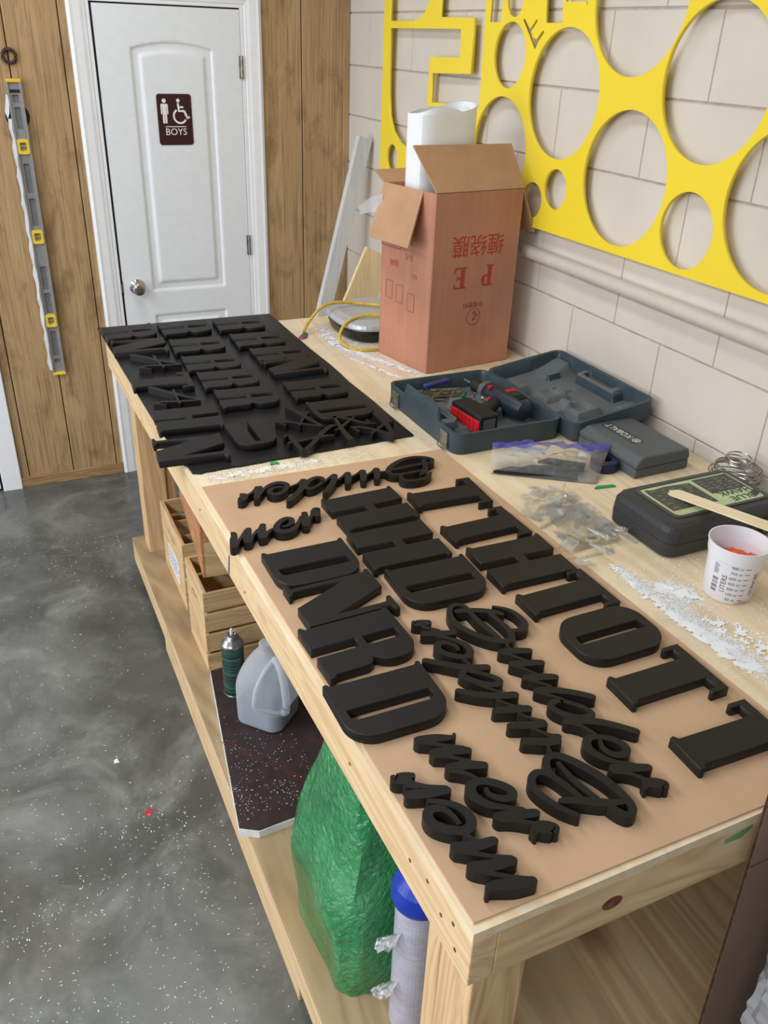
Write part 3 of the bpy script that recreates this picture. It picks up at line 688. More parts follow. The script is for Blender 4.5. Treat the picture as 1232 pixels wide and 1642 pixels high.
for zc in (.253, .615, .970):
    f = obj('vial_window', fill2d([rrect(-.022, .022, -.028, .028, .008, 4), rrect(-.0125, .0125, -.0165, .0165, .006, 4)], .014), M['level_yellow'], lv, bevel=.0015)
    frame(f, (0, -.012, zc), (1, 0, 0), (0, 0, 1))
    v = obj('vial', tube([(-.0125, 0, .004), (.0125, 0, .004)], .0055, 12), M['vial'], f, smooth=True)
    obj('vial_back', bx(-.0125, .0125, -.0165, .0165, -.001, .001), M['vial'], f)
obj('maker_label', bx(-.019, .019, -.0165, -.015, 1.166, 1.178), M['ink'], lv)
rg = obj('iron_ring', tube([(.024*math.cos(a), 0, .024*math.sin(a)) for a in [2*PI*i/32 for i in range(32)]], .0065, 10, closed=True), M['rust'], loc=(-1.434, -.0075, 1.842), smooth=True)
tag(rg, 'rusty brown iron ring hung on the wood wall above the spirit level', 'ring')
nl = obj('nail', tube([(0, 0, 0), (0, -.024, .002)], .0018, 8), M['steel'], rg, (0, .0075, .0205))
bd = obj('black_disc', slab(circ(0, 0, .046, 36), 'y', -.0022, -.0003), M['black_rubber'], loc=(-1.437, 0, 1.628))
tag(bd, 'thin black disc mostly hidden behind the top of the spirit level', 'disc')
pts = [(-.013, .0), (-.004, .02), (.001, .06), (-.001, .085), (-.007, .09), (-.012, .06), (-.02, .025)]
pt = obj('paper_tag', slab(pts, 'y', -.012, -.011), M['white_card'], loc=(-1.4625, 0, 1.62))
tag(pt, 'crumpled white paper scrap stuck beside the top of the spirit level', 'paper scrap')
bm = bmesh.new(); rows = []
for i in range(30):
    z = 1.62-i*(1.05/29); rows.append([(-1.4625-.002*math.sin(i*1.7), -.001, z), (-1.4625-.002*math.sin(i*1.7), -.022, z), (-1.4745-.004*math.sin(i*2.3), -.008-.004*math.sin(i*1.1), z)])
loft(rows, True, bm)
tp = obj('plastic_strip', bm, M['grey_board']); tag(tp, 'long ragged whitish strip running down the left side of the spirit level', 'strip')

# ------------------------------------------------------------------ workbench
ZT = .9937
XL = lambda y: -1.2846-.0166*(y+3.475)       # the left edge runs very slightly out of square
YN, YF = -3.475, -.952
wb = thing('workbench', 'long pine and plywood workbench with a low shelf, set against the block wall', 'workbench', (0, 0, 0))
bm = prism([(XL(YN), YN), (-.012, YN), (-.012, YF), (XL(YF), YF)], ZT-.0155, ZT)
obj('tabletop', bm, M['ply_y'], wb)
za, zb = ZT-.107, ZT-.0155
bm = prism([(XL(YN), YN), (XL(YN)+.038, YN), (XL(YF)+.038, YF), (XL(YF), YF)], za, zb)
obj('side_rail', bm, M['pine_y'], wb, bevel=.002)
def front_rail():
    bm = bx(XL(YN)+.0385, -.05, YN, YN+.038, za, zb); return bm
fr = obj('front_rail', front_rail(), M['pine_x'], wb, bevel=.002)
obj('back_rail', bx(XL(YF)+.0385, -.05, YF-.038, YF, za, zb), M['pine_x'], wb, bevel=.002)
obj('side_rail', bx(-.05, -.012, YN, YF, za, zb), M['pine_y'], wb, bevel=.002)
def ellips(cx, cz, rx, rz, n=20): return [(cx+rx*math.cos(2*PI*i/n), cz+rz*math.sin(2*PI*i/n)) for i in range(n)]
M['knot'] = pm('wood_knot', (112, 62, 44), .5, var=.3, scale=90)
obj('knot', slab(ellips(-1.06, za+.046, .017, .0125), 'y', YN-.0006, YN+.002), M['knot'], fr)
obj('paint_mark', slab([(-.865, zb-.012), (-.815, zb-.003), (-.812, zb-.010), (-.83, zb-.024), (-.865, zb-.022)], 'y', YN-.0004, YN+.001), M['green_stain'], fr)
for y, z in ((-3.40, za+.05), (-3.36, za+.07), (-3.31, za+.055), (-3.44, za+.03), (-3.43, za+.07), (-3.10, za+.045), (-2.55, za+.03), (-2.2, za+.05)):
    obj('nail_hole', slab(circ(y, z, .0035, 10), 'x', XL(y)-.0006, XL(y)+.002), M['knot'], wb)
obj('ink_mark', slab([(-2.435, za+.005), (-2.425, za+.005), (-2.44, za+.06), (-2.447, za+.06)], 'x', XL(-2.43)-.0005, XL(-2.43)+.001), M['blue_mark'], wb)
# legs: pairs of upright boards
for (x0, y0, y1) in ((-1.2466, -3.437, -3.3481), (-.15, -3.437, -3.3481)):
    obj('leg', bx(x0, x0+.089, y0, y0+.089, 0, za), M['pine_z'], wb, bevel=.003)
    obj('leg', bx(x0, x0+.089, y0+.0895, y0+.127, 0, za), M['pine_z'], wb, bevel=.003)
obj('leg', bx(-1.277, -1.19, -1.095, -.994, .0, za), M['pine_z'], wb, bevel=.003)
obj('leg', bx(-1.1895, -1.152, -1.075, -.994, .0, za), M['pine_z'], wb, bevel=.003)
obj('leg', bx(-.15, -.061, -1.08, -.994, 0, za), M['pine_z'], wb, bevel=.003)
ZS = .17
obj('shelf', bx(-1.321, -.09, -3.46, -.957, ZS-.0155, ZS), M['shelf_ply'], wb, bevel=.001)
obj('shelf_rail', bx(-1.321, -1.283, -3.46, -.957, ZS-.107, ZS-.0158), M['pine_y'], wb, bevel=.003)
obj('shelf_rail', bx(-1.2825, -.09, -3.46, -3.422, ZS-.107, ZS-.0158), M['pine_x'], wb, bevel=.003)
obj('shelf_rail', bx(-1.2825, -.09, -.995, -.957, ZS-.107, ZS-.0158), M['pine_x'], wb, bevel=.003)
obj('shelf_foot', bx(-1.319, -1.285, -2.9, -1.5, 0, ZS-.108), M['pine_y'], wb, bevel=.003)

# ------------------------------------------------------------------ boards on the bench
hb = obj('hardboard_sheet', prism([(-1.278, -3.463), (-.629, -3.470), (-.653, -2.214), (-1.297, -2.199)], ZT+.0005, ZT+.004), M['mdf'])
tag(hb, 'tan hardboard sheet on the near half of the bench, under the black letters', 'board')
def ragged(p, q, n, amp):
    return [(p[0]+(q[0]-p[0])*i/n+random.uniform(-amp, amp), p[1]+(q[1]-p[1])*i/n+random.uniform(-amp, amp)) for i in range(n)]
pb_poly = ragged((-1.336, -.85), (-1.316, -2.02), 6, .001)+[(-1.300, -2.118)]+[(-1.28, -2.128)]+ragged((-1.27, -2.124), (-.684, -2.106), 24, .0016)+ragged((-.684, -2.106), (-.69, -.872), 14, .003)+ragged((-.69, -.872), (-1.336, -.85), 8, .001)
pb = obj('black_board', prism(pb_poly, ZT+.0008, ZT+.006), M['board_black'])
tag(pb, 'black painted sheet on the far half of the bench, under black-on-black letters', 'board')

# ------------------------------------------------------------------ letters
def glyph(ch):
    H = 178
    if ch == 'T':
        return [[(-6, 0), (64, 0), (66, 7), (58, 13), (58, 160), (83, 160), (83, 146), (86, 142), (93, 142), (93, 178), (-35, 178), (-35, 142), (-28, 142), (-25, 146), (-25, 160), (0, 160), (0, 13), (-8, 7)]]
    if ch == 'H':
        return [[(-6, 0), (60, 0), (60, 82), (84, 82), (84, 0), (149, 0), (151, 6), (145, 12), (145, 166), (151, 172), (149, 178), (84, 178), (84, 102), (60, 102), (60, 178), (-6, 178), (-8, 172), (0, 166), (0, 12), (-8, 6)]]
    def arcpts(cx, cy, r, a0, a1, n=8): return [(cx+r*math.cos(math.radians(a0+(a1-a0)*i/n)), cy+r*math.sin(math.radians(a0+(a1-a0)*i/n))) for i in range(n+1)]
    if ch == 'D':
        out = [(-6, 0)]+arcpts(84, 48, 48, -90, 0)+arcpts(84, 130, 48, 0, 90)+[(-6, 178), (-8, 172), (0, 166), (0, 12), (-8, 6)]
        return [out, [(63, 15)]+arcpts(78, 25, 10, -90, 0, 4)+arcpts(78, 153, 10, 0, 90, 4)+[(63, 163)]]
    if ch == 'O':
        return [arcpts(84, 48, 48, -90, 0)+arcpts(84, 130, 48, 0, 90)+arcpts(48, 130, 48, 90, 180)+arcpts(48, 48, 48, 180, 270), rrect(55, 78, 17, 161, 5, 3)]
    if ch == 'R':
        out = [(-6, 0), (58, 0), (58, 84), (83, 84), (83, 0), (142, 0), (144, 6), (136, 14)]+[(136, 70)]+arcpts(118, 72, 18, 0, 80, 4)+[(118, 93)]+arcpts(98, 130, 40, -50, 0, 5)+arcpts(98, 138, 40, 0, 90)+[(-6, 178), (-8, 172), (0, 166), (0, 12), (-8, 6)]
        return [out, [(59, 98), (80, 98), (85, 103), (85, 159), (80, 164), (59, 164)]]
    if ch == 'N':
        return [[(-14, 0), (24, 0), (24, 7), (14, 11), (14, 118), (66, 0), (128, 0), (128, 165), (142, 170), (142, 178), (96, 178), (96, 170), (112, 165), (112, 62), (62, 178), (-6, 178), (-6, 170), (2, 165), (2, 11), (-14, 7)]]
    if ch == 'U':
        return [arcpts(48, 48, 48, 180, 270)+arcpts(84, 48, 48, -90, 0)+[(132, 150), (76, 150), (76, 18), (56, 18), (56, 150), (62, 156), (0, 156)]]
BOARD_DIR = {}
def letter(ch, x0, y0, ang, zbase, thick, H, wscale=1):
    s = H/178
    loops = [[(p[0]*s*wscale, p[1]*s) for p in lp] for lp in glyph(ch)]
    bm = fill2d(loops, thick)
    o = obj('cut_letter', bm, M['letter'], bevel=.0008, seg=1)
    c, sn = math.cos(ang), math.sin(ang)      # up-direction of the letter on the bench
    up = Vector((c, sn, 0)); rd = Vector((sn, -c, 0))
    frame(o, (x0, y0, zbase), rd, up)
    return o

def stroke(bm, pts, z0, z1, wmin=.0035):
    if len(pts) < 2: return
    P = cat_rom([(p[0], p[1], max(wmin, p[2]*.001)) for p in pts], 5)
    L, R = [], []
    for i, p in enumerate(P):
        a = P[max(i-1, 0)]; b = P[min(i+1, len(P)-1)]
        t = Vector((b[0]-a[0], b[1]-a[1])); t.normalize(); n = Vector((-t.y, t.x))*p[2]/2
        L.append((p[0]+n.x, p[1]+n.y)); R.append((p[0]-n.x, p[1]-n.y))
    rows = [[(l[0], l[1], z0), (r[0], r[1], z0), (r[0], r[1], z1), (l[0], l[1], z1)] for l, r in zip(L, R)]
    loft(rows, True, bm)
    for p in (P[0], P[-1]):
        if .007 < p[2] < .0175: prism(circ(p[0], p[1], p[2]*.495, 14), z0, z1-.0001, bm)

def sim(src, dst):
    """similarity that takes the first pair of points to the second"""
    a, b = complex(src[0], src[1]), complex(src[2], src[3]); c, d = complex(dst[0], dst[1]), complex(dst[2], dst[3])
    k = (d-c)/(b-a)
    return lambda p: ((lambda w: (w.real, w.imag, p[2]))(c+k*(complex(p[0], p[1])-a)))
def word(name, strokes, label, cat, zbase, thick, f=None, group=None):
    bm = bmesh.new()
    allp = [p for s in strokes for p in s]
    q = [f(p) if f else p for p in allp]
    cx = sum(p[0] for p in q)/len(q); cy = sum(p[1] for p in q)/len(q)
    for i, s in enumerate(strokes):
        s = [f(p) if f else p for p in s]
        stroke(bm, [(p[0]-cx, p[1]-cy, p[2]) for p in s], 0, thick-.00002*i)
    o = obj(name, bm, M['letter'], None, (cx, cy, zbase))
    return tag(o, label, cat, group)
ZL = ZT+.0042
G_N = 'black letters laid out on the tan hardboard'
G_F = 'black letters laid out on the black board'
ORD = ['farthest', 'second from the far end', 'third from the far end', 'fourth from the far end', 'fifth from the far end', 'sixth from the far end', 'nearest']
lab_near = ['T at the far end of the right-hand row', 'T second from the far end of the right-hand row', 'H between two Ts in the right-hand row', 'T between the H and the O in the right-hand row',
            'O in the right-hand row', 'T just nearer than the O in the right-hand row', 'T nearest the camera, cut off by the right edge of the photo',
            'H farthest in the middle row', 'H second in the middle row, between an H and a D', 'D in the middle row beside the script word',
            'D farthest in the left-hand row, behind the N', 'N in the left-hand row', 'R in the left-hand row, between N and D', 'D nearest in the left-hand row, at the board edge']
angs = {8: -1.0, 4: 0.0, 6: -2.0}
for i, (ch, col, (x0, y0, x1, y1)) in enumerate(NEAR):
    a = angs.get(i, math.degrees(math.atan2(y1-y0, x1-x0)))
    if ch == 'O': y0 = -2.997; x0 = -.846
    if i == 8: y0 -= .004
    o = letter(ch, x0, y0, math.radians(max(-3, min(3, a))), ZL, .0195, .178)
    tag(o, 'black letter '+lab_near[i]+', tan board', 'letter', G_N) if i not in (6, 13) else tag(o, 'black letter '+lab_near[i], 'letter', G_N)
lab_far = ['R at the far left corner', 'N second in the left-hand column', 'T in the left-hand column', 'H in the left-hand column', 'N nearest in the left-hand column, overhanging the bench edge',
           'R farthest in the middle column', 'R second in the middle column', 'R third in the middle column', 'R fourth in the middle column', 'R fifth in the middle column, just beyond the U',
           'R farthest in the right-hand column', 'R second in the right-hand column', 'R third in the right-hand column, just beyond the N', 'N in the right-hand column', 'R between the N and the D in the right-hand column', 'D in the right-hand column']
for i, (ch, col, (x0, y0, x1, y1)) in enumerate(FAR):
    if i == 2: y0 += .010; y1 += .010
    a = math.degrees(math.atan2(y1-y0, x1-x0))
    o = letter(ch, x0, y0, math.radians(max(-4, min(1, a))), ZT+.0062, .0195, .176)
    tag(o, 'black letter '+lab_far[i]+', black board', 'letter', G_F)
o = letter('U', -1.160, -2.055, math.radians(90), ZT+.0062, .0195, .178, .86)
tag(o, 'black rounded U-shaped letter at the near end of the black board, middle column', 'letter', G_F)
word('script_letter', A3, 'black script letter A in the left column of the black board, farther one', 'letter', ZT+.0062, .0195, None, G_F)
word('script_letter', A5, 'black script letter A in the left column of the black board, nearer one', 'letter', ZT+.0062, .0195, None, G_F)
word('script_letter', X1, 'black script A beside the U at the near end of the black board', 'letter', ZT+.0062, .0195, None, G_F)
word('script_letter', X2, 'black looped script letter nearest the U at the near edge of the black board', 'letter', ZT+.0062, .0195, None, G_F)
word('script_letter', X3, 'black script A between the D and the near edge of the black board', 'letter', ZT+.0062, .0195, None, G_F)
word('script_letter', X4, 'black script letter at the near right corner of the black board', 'letter', ZT+.0062, .0195, None, G_F)
GW = 'black script words on the tan hardboard'
word('script_word', W1, 'black script word Builder beside the letter O, reading towards the camera', 'lettering', ZL, .0198, None, GW)
word('script_word', W3, 'black script word Builder turned around, its big B nearest the camera', 'lettering', ZL, .0198, None, GW)
word('script_word', W1, 'black script word Builder upside down along the far edge of the tan board', 'lettering', ZL, .0198, sim(W2S, W2), GW)
word('script_word', W5, 'black script word mer left of the big script B, r towards the camera', 'lettering', ZL, .0198, None, GW)
word('script_word', W6, 'black script word mer nearest the camera at the near left of the tan board', 'lettering', ZL, .0198, None, GW)
word('script_word', W5, 'black script word mer at the far left edge of the tan board', 'lettering', ZL, .0198, sim(W4S, W4), GW)
# ------------------------------------------------------------------ carton with foam roll
N_, R_, L_ = Vector((-.420, -1.675, ZT)), Vector((-.087, -1.637, ZT)), Vector((-.474, -1.418, ZT))
bw = (R_-N_).length; bd = (L_-N_).length; BH = .561
cb = thing('cardboard_box', 'tall reddish cardboard box with open flaps and red printing, holding a white foam roll', 'box', N_, math.atan2(R_.y-N_.y, R_.x-N_.x))
t = .005
LX = (Matrix.Rotation(-cb.rotation_euler.z, 3, 'Z') @ (L_-N_))   # local direction of the short side
kx = LX.x/LX.y
def q4(x, y): return (x+kx*y, y)
def panel(x0, x1, y0, y1, z0, z1): 
    return loft([[(*q4(x0, y0), z0), (*q4(x1, y0), z0), (*q4(x1, y1), z0), (*q4(x0, y1), z0)], [(*q4(x0, y0), z1), (*q4(x1, y0), z1), (*q4(x1, y1), z1), (*q4(x0, y1), z1)]])
bdy = LX.y
bm = panel(0, bw, 0, t, .001, BH)
for a in (panel(0, bw, bdy-t, bdy, .001, BH), panel(0, t, t, bdy-t, .001, BH), panel(bw-t, bw, t, bdy-t, .001, BH), panel(t, bw-t, t, bdy-t, .001, .006)): merge(bm, a)
obj('carton_body', bm, M['carton'], cb, bevel=.002)
def flap(name, a, b, d, m, thick=.005, d2=None):
    """a-b hinge edge, d outward vector"""
    a, b, d = Vector(a), Vector(b), Vector(d); e = Vector(d2) if d2 else d
    n = (b-a).cross(d).normalized()*thick
    bm = bmesh.new(); rings = [[a, b, b+n, a+n], [a+d*.5, b+e*.5, b+e*.5+n, a+d*.5+n], [a+d, b+e, b+e+n, a+d+n]]
    loft(rings, True, bm); return obj(name, bm, m, cb)
flap('flap', (0, .002, BH), (bw, .002, BH), (-.030, .094, .122), M['carton_in'], d2=(.006, .094, .118))
flap('flap', (*q4(0, bdy), BH), (*q4(0, .062), BH), (-.066, -.028, -.158), M['carton_in'])
flap('flap', (bw, 0, BH), (*q4(bw, bdy), BH), (.066, .0, -.136), M['carton_in'])
flap('flap', (*q4(bw, bdy-.002), BH), (*q4(0, bdy-.002), BH), (.0, .06, .03), M['carton_in'])
bm = loft([[(-.045, bdy-.03, BH-.03), (-.045, bdy-.03, BH-.085)], [(-.075, bdy+.0, BH-.045), (-.07, bdy+.0, BH-.09)], [(-.098, bdy+.03, BH-.075), (-.092, bdy+.03, BH-.10)]], False, wrap=False)
obj('tape_tail', bm, M['foil_wrap'], cb)
# printing on the face towards the camera: upside down
def ftext(name, s, size, x, z, m, sx=1, face='front', rot=PI):
    bm = text_bm(s, size, .0005, sx=sx)
    xf(bm, Matrix.Rotation(rot, 4, 'Z'))
    o = obj(name, bm, m, cb)
    if face == 'front': frame(o, (x, -.0004, z), (1, 0, 0), (0, 0, 1))
    else: frame(o, (*q4(-.0004, x), z), (-kx, -1, 0), (0, 0, 1))
    return o
ftext('print_characters', '缠绕膜', .072, .172, .405, M['wrap_print'], .95)
def serif(polys):
    bm = bmesh.new()
    for p in polys: prism(p, -.00025, .00025, bm)
    return bm
# P and E with slab serifs
bm = fill2d([[(0, 0), (.028, 0), (.028, .004), (.021, .007), (.021, .031), (.034, .031), (.042, .035), (.045, .044), (.045, .053), (.042, .062), (.034, .067), (0, .067), (0, .063), (.006, .060), (.006, .007), (0, .004)], [(.021, .036), (.021, .062), (.029, .062), (.032, .058), (.032, .040), (.029, .036)]], .0005)
xf(bm, Matrix.Translation((.118, -.034, 0))); 
bm2 = fill2d([[(0, 0), (.046, 0), (.049, .018), (.045, .018), (.040, .005), (.021, .005), (.021, .031), (.031, .031), (.033, .025), (.036, .025), (.036, .043), (.033, .043), (.031, .036), (.021, .036), (.021, .062), (.039, .062), (.043, .052), (.047, .052), (.046, .067), (0, .067), (0, .063), (.006, .060), (.006, .007), (0, .004)]], .0005)
xf(bm2, Matrix.Translation((.225, -.034, 0)))
for nm, b_ in (('print_letter', bm), ('print_letter', bm2)):
    xf(b_, Matrix.Translation((-.2, 0, 0))); xf(b_, Matrix.Rotation(PI, 4, 'Z'))
    o = obj(nm, b_, M['wrap_print'], cb); frame(o, (.158, -.0004, .302), (1, 0, 0), (0, 0, 1))
ftext('print_caption', '环保塑料', .021, .17, .214, M['wrap_print2'])
bm = fill2d([circ(0, 0, .028, 32), circ(0, 0, .0265, 32)], .0005)
for a in range(3): prism([(.006*math.cos(a*2.09)-.003, .012*math.sin(a*2.09)-.002), (.006*math.cos(a*2.09)+.014, .012*math.sin(a*2.09)), (.006*math.cos(a*2.09)+.004, .012*math.sin(a*2.09)+.009)], 0, .0005, bm)
o = obj('print_emblem', bm, M['wrap_print2'], cb); frame(o, (.175, -.0006, .172), (1, 0, 0), (0, 0, 1))
# side face prints
def outline(w, h, t=.0012): return fill2d([[(0, 0), (w, 0), (w, h), (0, h)], [(t, t), (w-t, t), (w-t, h-t), (t, h-t)]], .0005)
for (y, z, w, h) in ((.20, .205, .036, .058), (.145, .20, .036, .058), (.085, .185, .036, .058), (.23, .37, .10, .05)):
    o = obj('print_frame', outline(w, h), M['wrap_print2'], cb); frame(o, (*q4(-.0006, y+ .03), z), (-kx, -1, 0), (0, 0, 1))
ftext('print_text', '易碎', .024, .19, .325, M['wrap_print'], face='side')
ftext('print_text', '品名', .022, .115, .355, M['wrap_print2'], face='side')
ftext('print_text', 'KG', .02, .085, .30, M['wrap_print'], face='side')
ftext('print_text', '毛重', .02, .115, .40, M['wrap_print2'], face='side')
# rolled foam inside
def foam_roll():
    bm = bmesh.new(); rows = []
    for i in range(81):
        t = i/80; a = -2.5+t*2*PI*1.42; r = 1-.17*t
        c, s = math.cos(a), math.sin(a); e = .62
        x, y = .116*r*math.copysign(abs(c)**e, c), .070*r*math.copysign(abs(s)**e, s)
        topz = .772+.016*math.sin(a*1.2+1.4)-.055*sstep(.78, .9, t)*(1-sstep(.93, 1, t))
        rows.append([(x, y, .02), (x*.985, y*.985, .4), (x, y, topz), (x*.955, y*.955, topz), (x*.945, y*.945, .4), (x*.955, y*.955, .02)])
    return loft(rows, True, bm)
fl = obj('foam_roll', foam_roll(), M['foamroll'], None, (-.318, -1.486, ZT+.007), (0, 0, .10), smooth=False)
tag(fl, 'roll of white foam sheet sticking out of the reddish cardboard box', 'foam roll')

# ------------------------------------------------------------------ planks behind
def plank_between(name, m, p, q, wdir, w, th):
    p, q, wd = Vector(p), Vector(q), Vector(wdir).normalized(); n = (q-p).cross(wd).normalized()*th
    return loft([[p-wd*w/2, p+wd*w/2, p+wd*w/2+n, p-wd*w/2+n], [q-wd*w/2, q+wd*w/2, q+wd*w/2+n, q-wd*w/2+n]])
o = obj('grey_plank', plank_between('p', None, (-.44, -.30, .001), (-.042, -.30, 1.566), (1, 0, -.25), .066, .036), M['grey_board'], bevel=.002)
tag(o, 'grey painted plank leaning in the corner behind the bench', 'plank')
o = obj('plywood_offcut', plank_between('p', None, (-.655, -.70, .03), (-.141, -.70, 1.161), (.91, 0, -.41), .14, .018), M['pale_ply'], bevel=.001)
tag(o, 'pale wooden board leaning between the grey plank and the cardboard box', 'board')

# ------------------------------------------------------------------ appliance and cord
ap = thing('lidded_appliance', 'black countertop appliance with a silver lid, beside the cardboard box', 'appliance', (-.375, -1.165, ZT))
base = [(-.165, .03), (-.15, .10), (-.08, .165), (.06, .18), (.13, .12), (.14, -.08), (.03, -.17), (-.09, -.175), (-.145, -.13), (-.165, -.05)]
sm = cat_rom(base+[base[0]], 4)[:-1]
def sc(pts, k, z, dx=0, dy=0): return [(x*k+dx, y*k+dy, z) for x, y in pts]
obj('appliance_base', loft([sc(sm, .86, .001), sc(sm, .93, .012), sc(sm, .98, .035), sc(sm, .98, .046)]), M['app_black'], ap, smooth=False, bevel=.002)
obj('appliance_lid', loft([sc(sm, 1.0, .0475), sc(sm, 1.02, .055), sc(sm, .99, .067), sc(sm, .80, .078), sc(sm, .4, .082)]), M['app_silver'], ap, bevel=.002)
obj('switch_mark', bx(-.012, .03, -.172, -.1665, .02, .023), M['white_card'], ap)
c1 = [(-.655, -1.165, ZT+.018), (-.638, -1.14, ZT+.03), (-.612, -1.13, ZT+.055), (-.575, -1.13, ZT+.09), (-.51, -1.12, ZT+.1), (-.43, -1.13, ZT+.092), (-.36, -1.18, ZT+.092), (-.30, -1.25, ZT+.088), (-.27, -1.31, ZT+.088), (-.3, -1.345, ZT+.088), (-.38, -1.315, ZT+.09), (-.455, -1.28, ZT+.092), (-.515, -1.27, ZT+.08), (-.555, -1.28, ZT+.05), (-.572, -1.31, ZT+.018), (-.55, -1.375, ZT+.0065), (-.49, -1.405, ZT+.0065), (-.40, -1.395, ZT+.0065), (-.3, -1.375, ZT+.0065), (-.15, -1.36, ZT+.0065), (-.06, -1.34, ZT+.0065)]
cd = thing('extension_cord', 'yellow extension cord with a smoky plug end, looped over the silver-lidded appliance', 'cord', (-.655, -1.165, ZT))
sh = Matrix.Translation((.655, 1.165, -ZT))
obj('cord_cable', xf(tube(cat_rom(c1, 8), .0058, 10), sh), M['cord'], cd, smooth=True)
d = (Vector(c1[0])-Vector(c1[1])).normalized()
def along(bm, p, d):
    z = Vector(d).normalized(); x = z.cross(Vector((0, 0, 1))).normalized(); y = z.cross(x)
    m = Matrix((x, y, z)).transposed().to_4x4(); m.translation = p; return xf(bm, m)
obj('plug_body', along(lathe([(.006, -.018), (.011, -.012), (.013, 0), (.015, .012), (.018, .014), (.018, .022)], 18), Vector((0, 0, 0))+d*.0, d), M['plug'], cd, smooth=False)
obj('plug_face', along(lathe([(.0175, .0222), (.017, .034), (.016, .05), (.0, .052)], 18), Vector((0, 0, 0)), d), M['plug_red'], cd, smooth=False)

# ------------------------------------------------------------------ tool case
def tray(w, l, n1, n2, f, z0, skirt_r=.03):
    """moulded tray: height field f(u,v) inside a rounded rectangle w x l, with a skirt down to z0"""
    bm = bmesh.new(); g = []
    for j in range(n2+1):
        row = []
        for i in range(n1+1):
            x, y = w*i/n1, l*j/n2
            # round the corners of the outline
            cx = min(max(x, skirt_r), w-skirt_r); cy = min(max(y, skirt_r), l-skirt_r)
            dx, dy = x-cx, y-cy; r = math.hypot(dx, dy)
            if dx and dy and max(abs(dx), abs(dy)) > 0:
                k = max(abs(dx), abs(dy))/r; X, Y = cx+dx*k, cy+dy*k
            else: X, Y = x, y
            row.append(bm.verts.new((X, Y, f(x, y))))
        g.append(row)
    for j in range(n2):
        for i in range(n1): bm.faces.new((g[j][i], g[j][i+1], g[j+1][i+1], g[j+1][i]))
    per = [g[0][i] for i in range(n1+1)]+[g[j][n1] for j in range(1, n2+1)]+[g[n2][i] for i in range(n1-1, -1, -1)]+[g[j][0] for j in range(n2-1, 0, -1)]
    c = Vector((w/2, l/2, 0)); rings = [per]
    for k, z in ((.004, None), (.012, z0+.008), (.020, z0)):
        rings.append([bm.verts.new((v.co.x+(c.x-v.co.x)*k*(.6), v.co.y+(c.y-v.co.y)*k*.6, (v.co.z-.008) if z is None else z)) for v in per])
    for a, b in zip(rings, rings[1:]):
        for i in range(len(per)):
            j = (i+1) % len(per); bm.faces.new((a[i], b[i], b[j], a[j]))
    bm.faces.new(rings[-1])
    return bm
def rb(x, y, x0, x1, y0, y1, e=.008):      # soft-edged rectangle mask
    return sstep(x0-e/2, x0+e/2, x)*sstep(-x1-e/2, -x1+e/2, -x)*sstep(y0-e/2, y0+e/2, y)*sstep(-y1-e/2, -y1+e/2, -y)
CW, CL = .340, .425
def base_f(x, y):
    h = .060
    h -= .046*rb(x, y, .013, CW-.013, .013, CL-.013, .005)
    h += .036*rb(x, y, .0, .066, .115, .315, .008)          # solid ground under the carrying handle
    h -= .052*rb(x, y, .013, .044, .145, .29, .005)         # hand hole
    h += .034*rb(x, y, .125, .24, .15, .275, .012)          # raised block
    h += .012*rb(x, y, .06, .125, .12, .32, .008)
    h -= .010*rb(x, y, .07, .12, .185, .203, .005)+.010*rb(x, y, .07, .12, .225, .243, .005)
    h += .014*rb(x, y, .05, .32, .36, .41, .015)
    return h
def lid_f(x, y):
    h = .056
    h -= .046*rb(x, y, .013, .266, .014, CL+.045-.014, .006)
    h += .034*rb(x, y, .0, .06, .075, .16, .016)
    h += .026*rb(x, y, .05, .135, .18, .26, .018)
    h -= .008*rb(x, y, .075, .11, .20, .24, .01)
    h += .028*rb(x, y, .015, .08, .285, .35, .014)
    h += .030*rb(x, y, .06, .15, .31, .40, .018)
    h -= .012*rb(x, y, .085, .125, .33, .38, .012)
    h += .020*rb(x, y, .165, .21, .095, .107, .005)-.008*rb(x, y, .115, .19, .20, .207, .005)
    h += .030*rb(x, y, .15, .266, .014, .09, .02)*sstep(.15, .266, x)
    h += .034*rb(x, y, .225, .278, .165, .345, .006); h -= .026*rb(x, y, .238, .262, .19, .315, .005)
    h += .016*rb(x, y, .2, .266, .385, .46, .014)
    return min(h, .0565)
tc = thing('tool_case', 'open dusty teal plastic tool case holding a cordless drill, lid folded back to the wall', 'tool case', (-.637, -2.262, ZT))
YC = lambda y: y
b1 = obj('case_base', tray(CW, CL, 85, 106, lambda x, y: base_f(x, CL-y), .001), M['case_teal'], tc, (0, 0, 0), smooth=True)
LW, LL = .278, CL+.045
def two_tone(o, w, l, edge, m2):
    o.data.materials.append(m2)
    for p in o.data.polygons:
        c = p.center
        if edge < c.x < w-edge and edge < c.y < l-edge and p.normal.z > .25: p.material_index = 1
two_tone(b1, CW, CL, .014, M['case_dust'])
l1 = obj('case_lid', tray(LW, LL, 70, 116, lambda x, y: lid_f(x, LL-y), .001), M['case_teal'], tc, (.345, -.05, .004), (0, -math.radians(8), 0), smooth=True)
two_tone(l1, LW, LL, .014, M['case_dust'])
for y in (.06, .36):
    lt = obj('latch', bx(-.006, .001, y-.019, y+.019, .008, .05), M['steel'], tc, bevel=.002)
    obj('latch_wire', tube([(-.007, y-.021, .03), (-.012, y-.021, -.0+.006), (-.012, y+.017, .006), (-.007, y+.021, .03)], .0018, 8), M['chrome'], lt)
for y in (.04, .2, .37): obj('hinge_pin', tube([(.342, y, .05), (.342, y+.035, .05)], .0045, 10), M['case_teal'], tc, smooth=True)
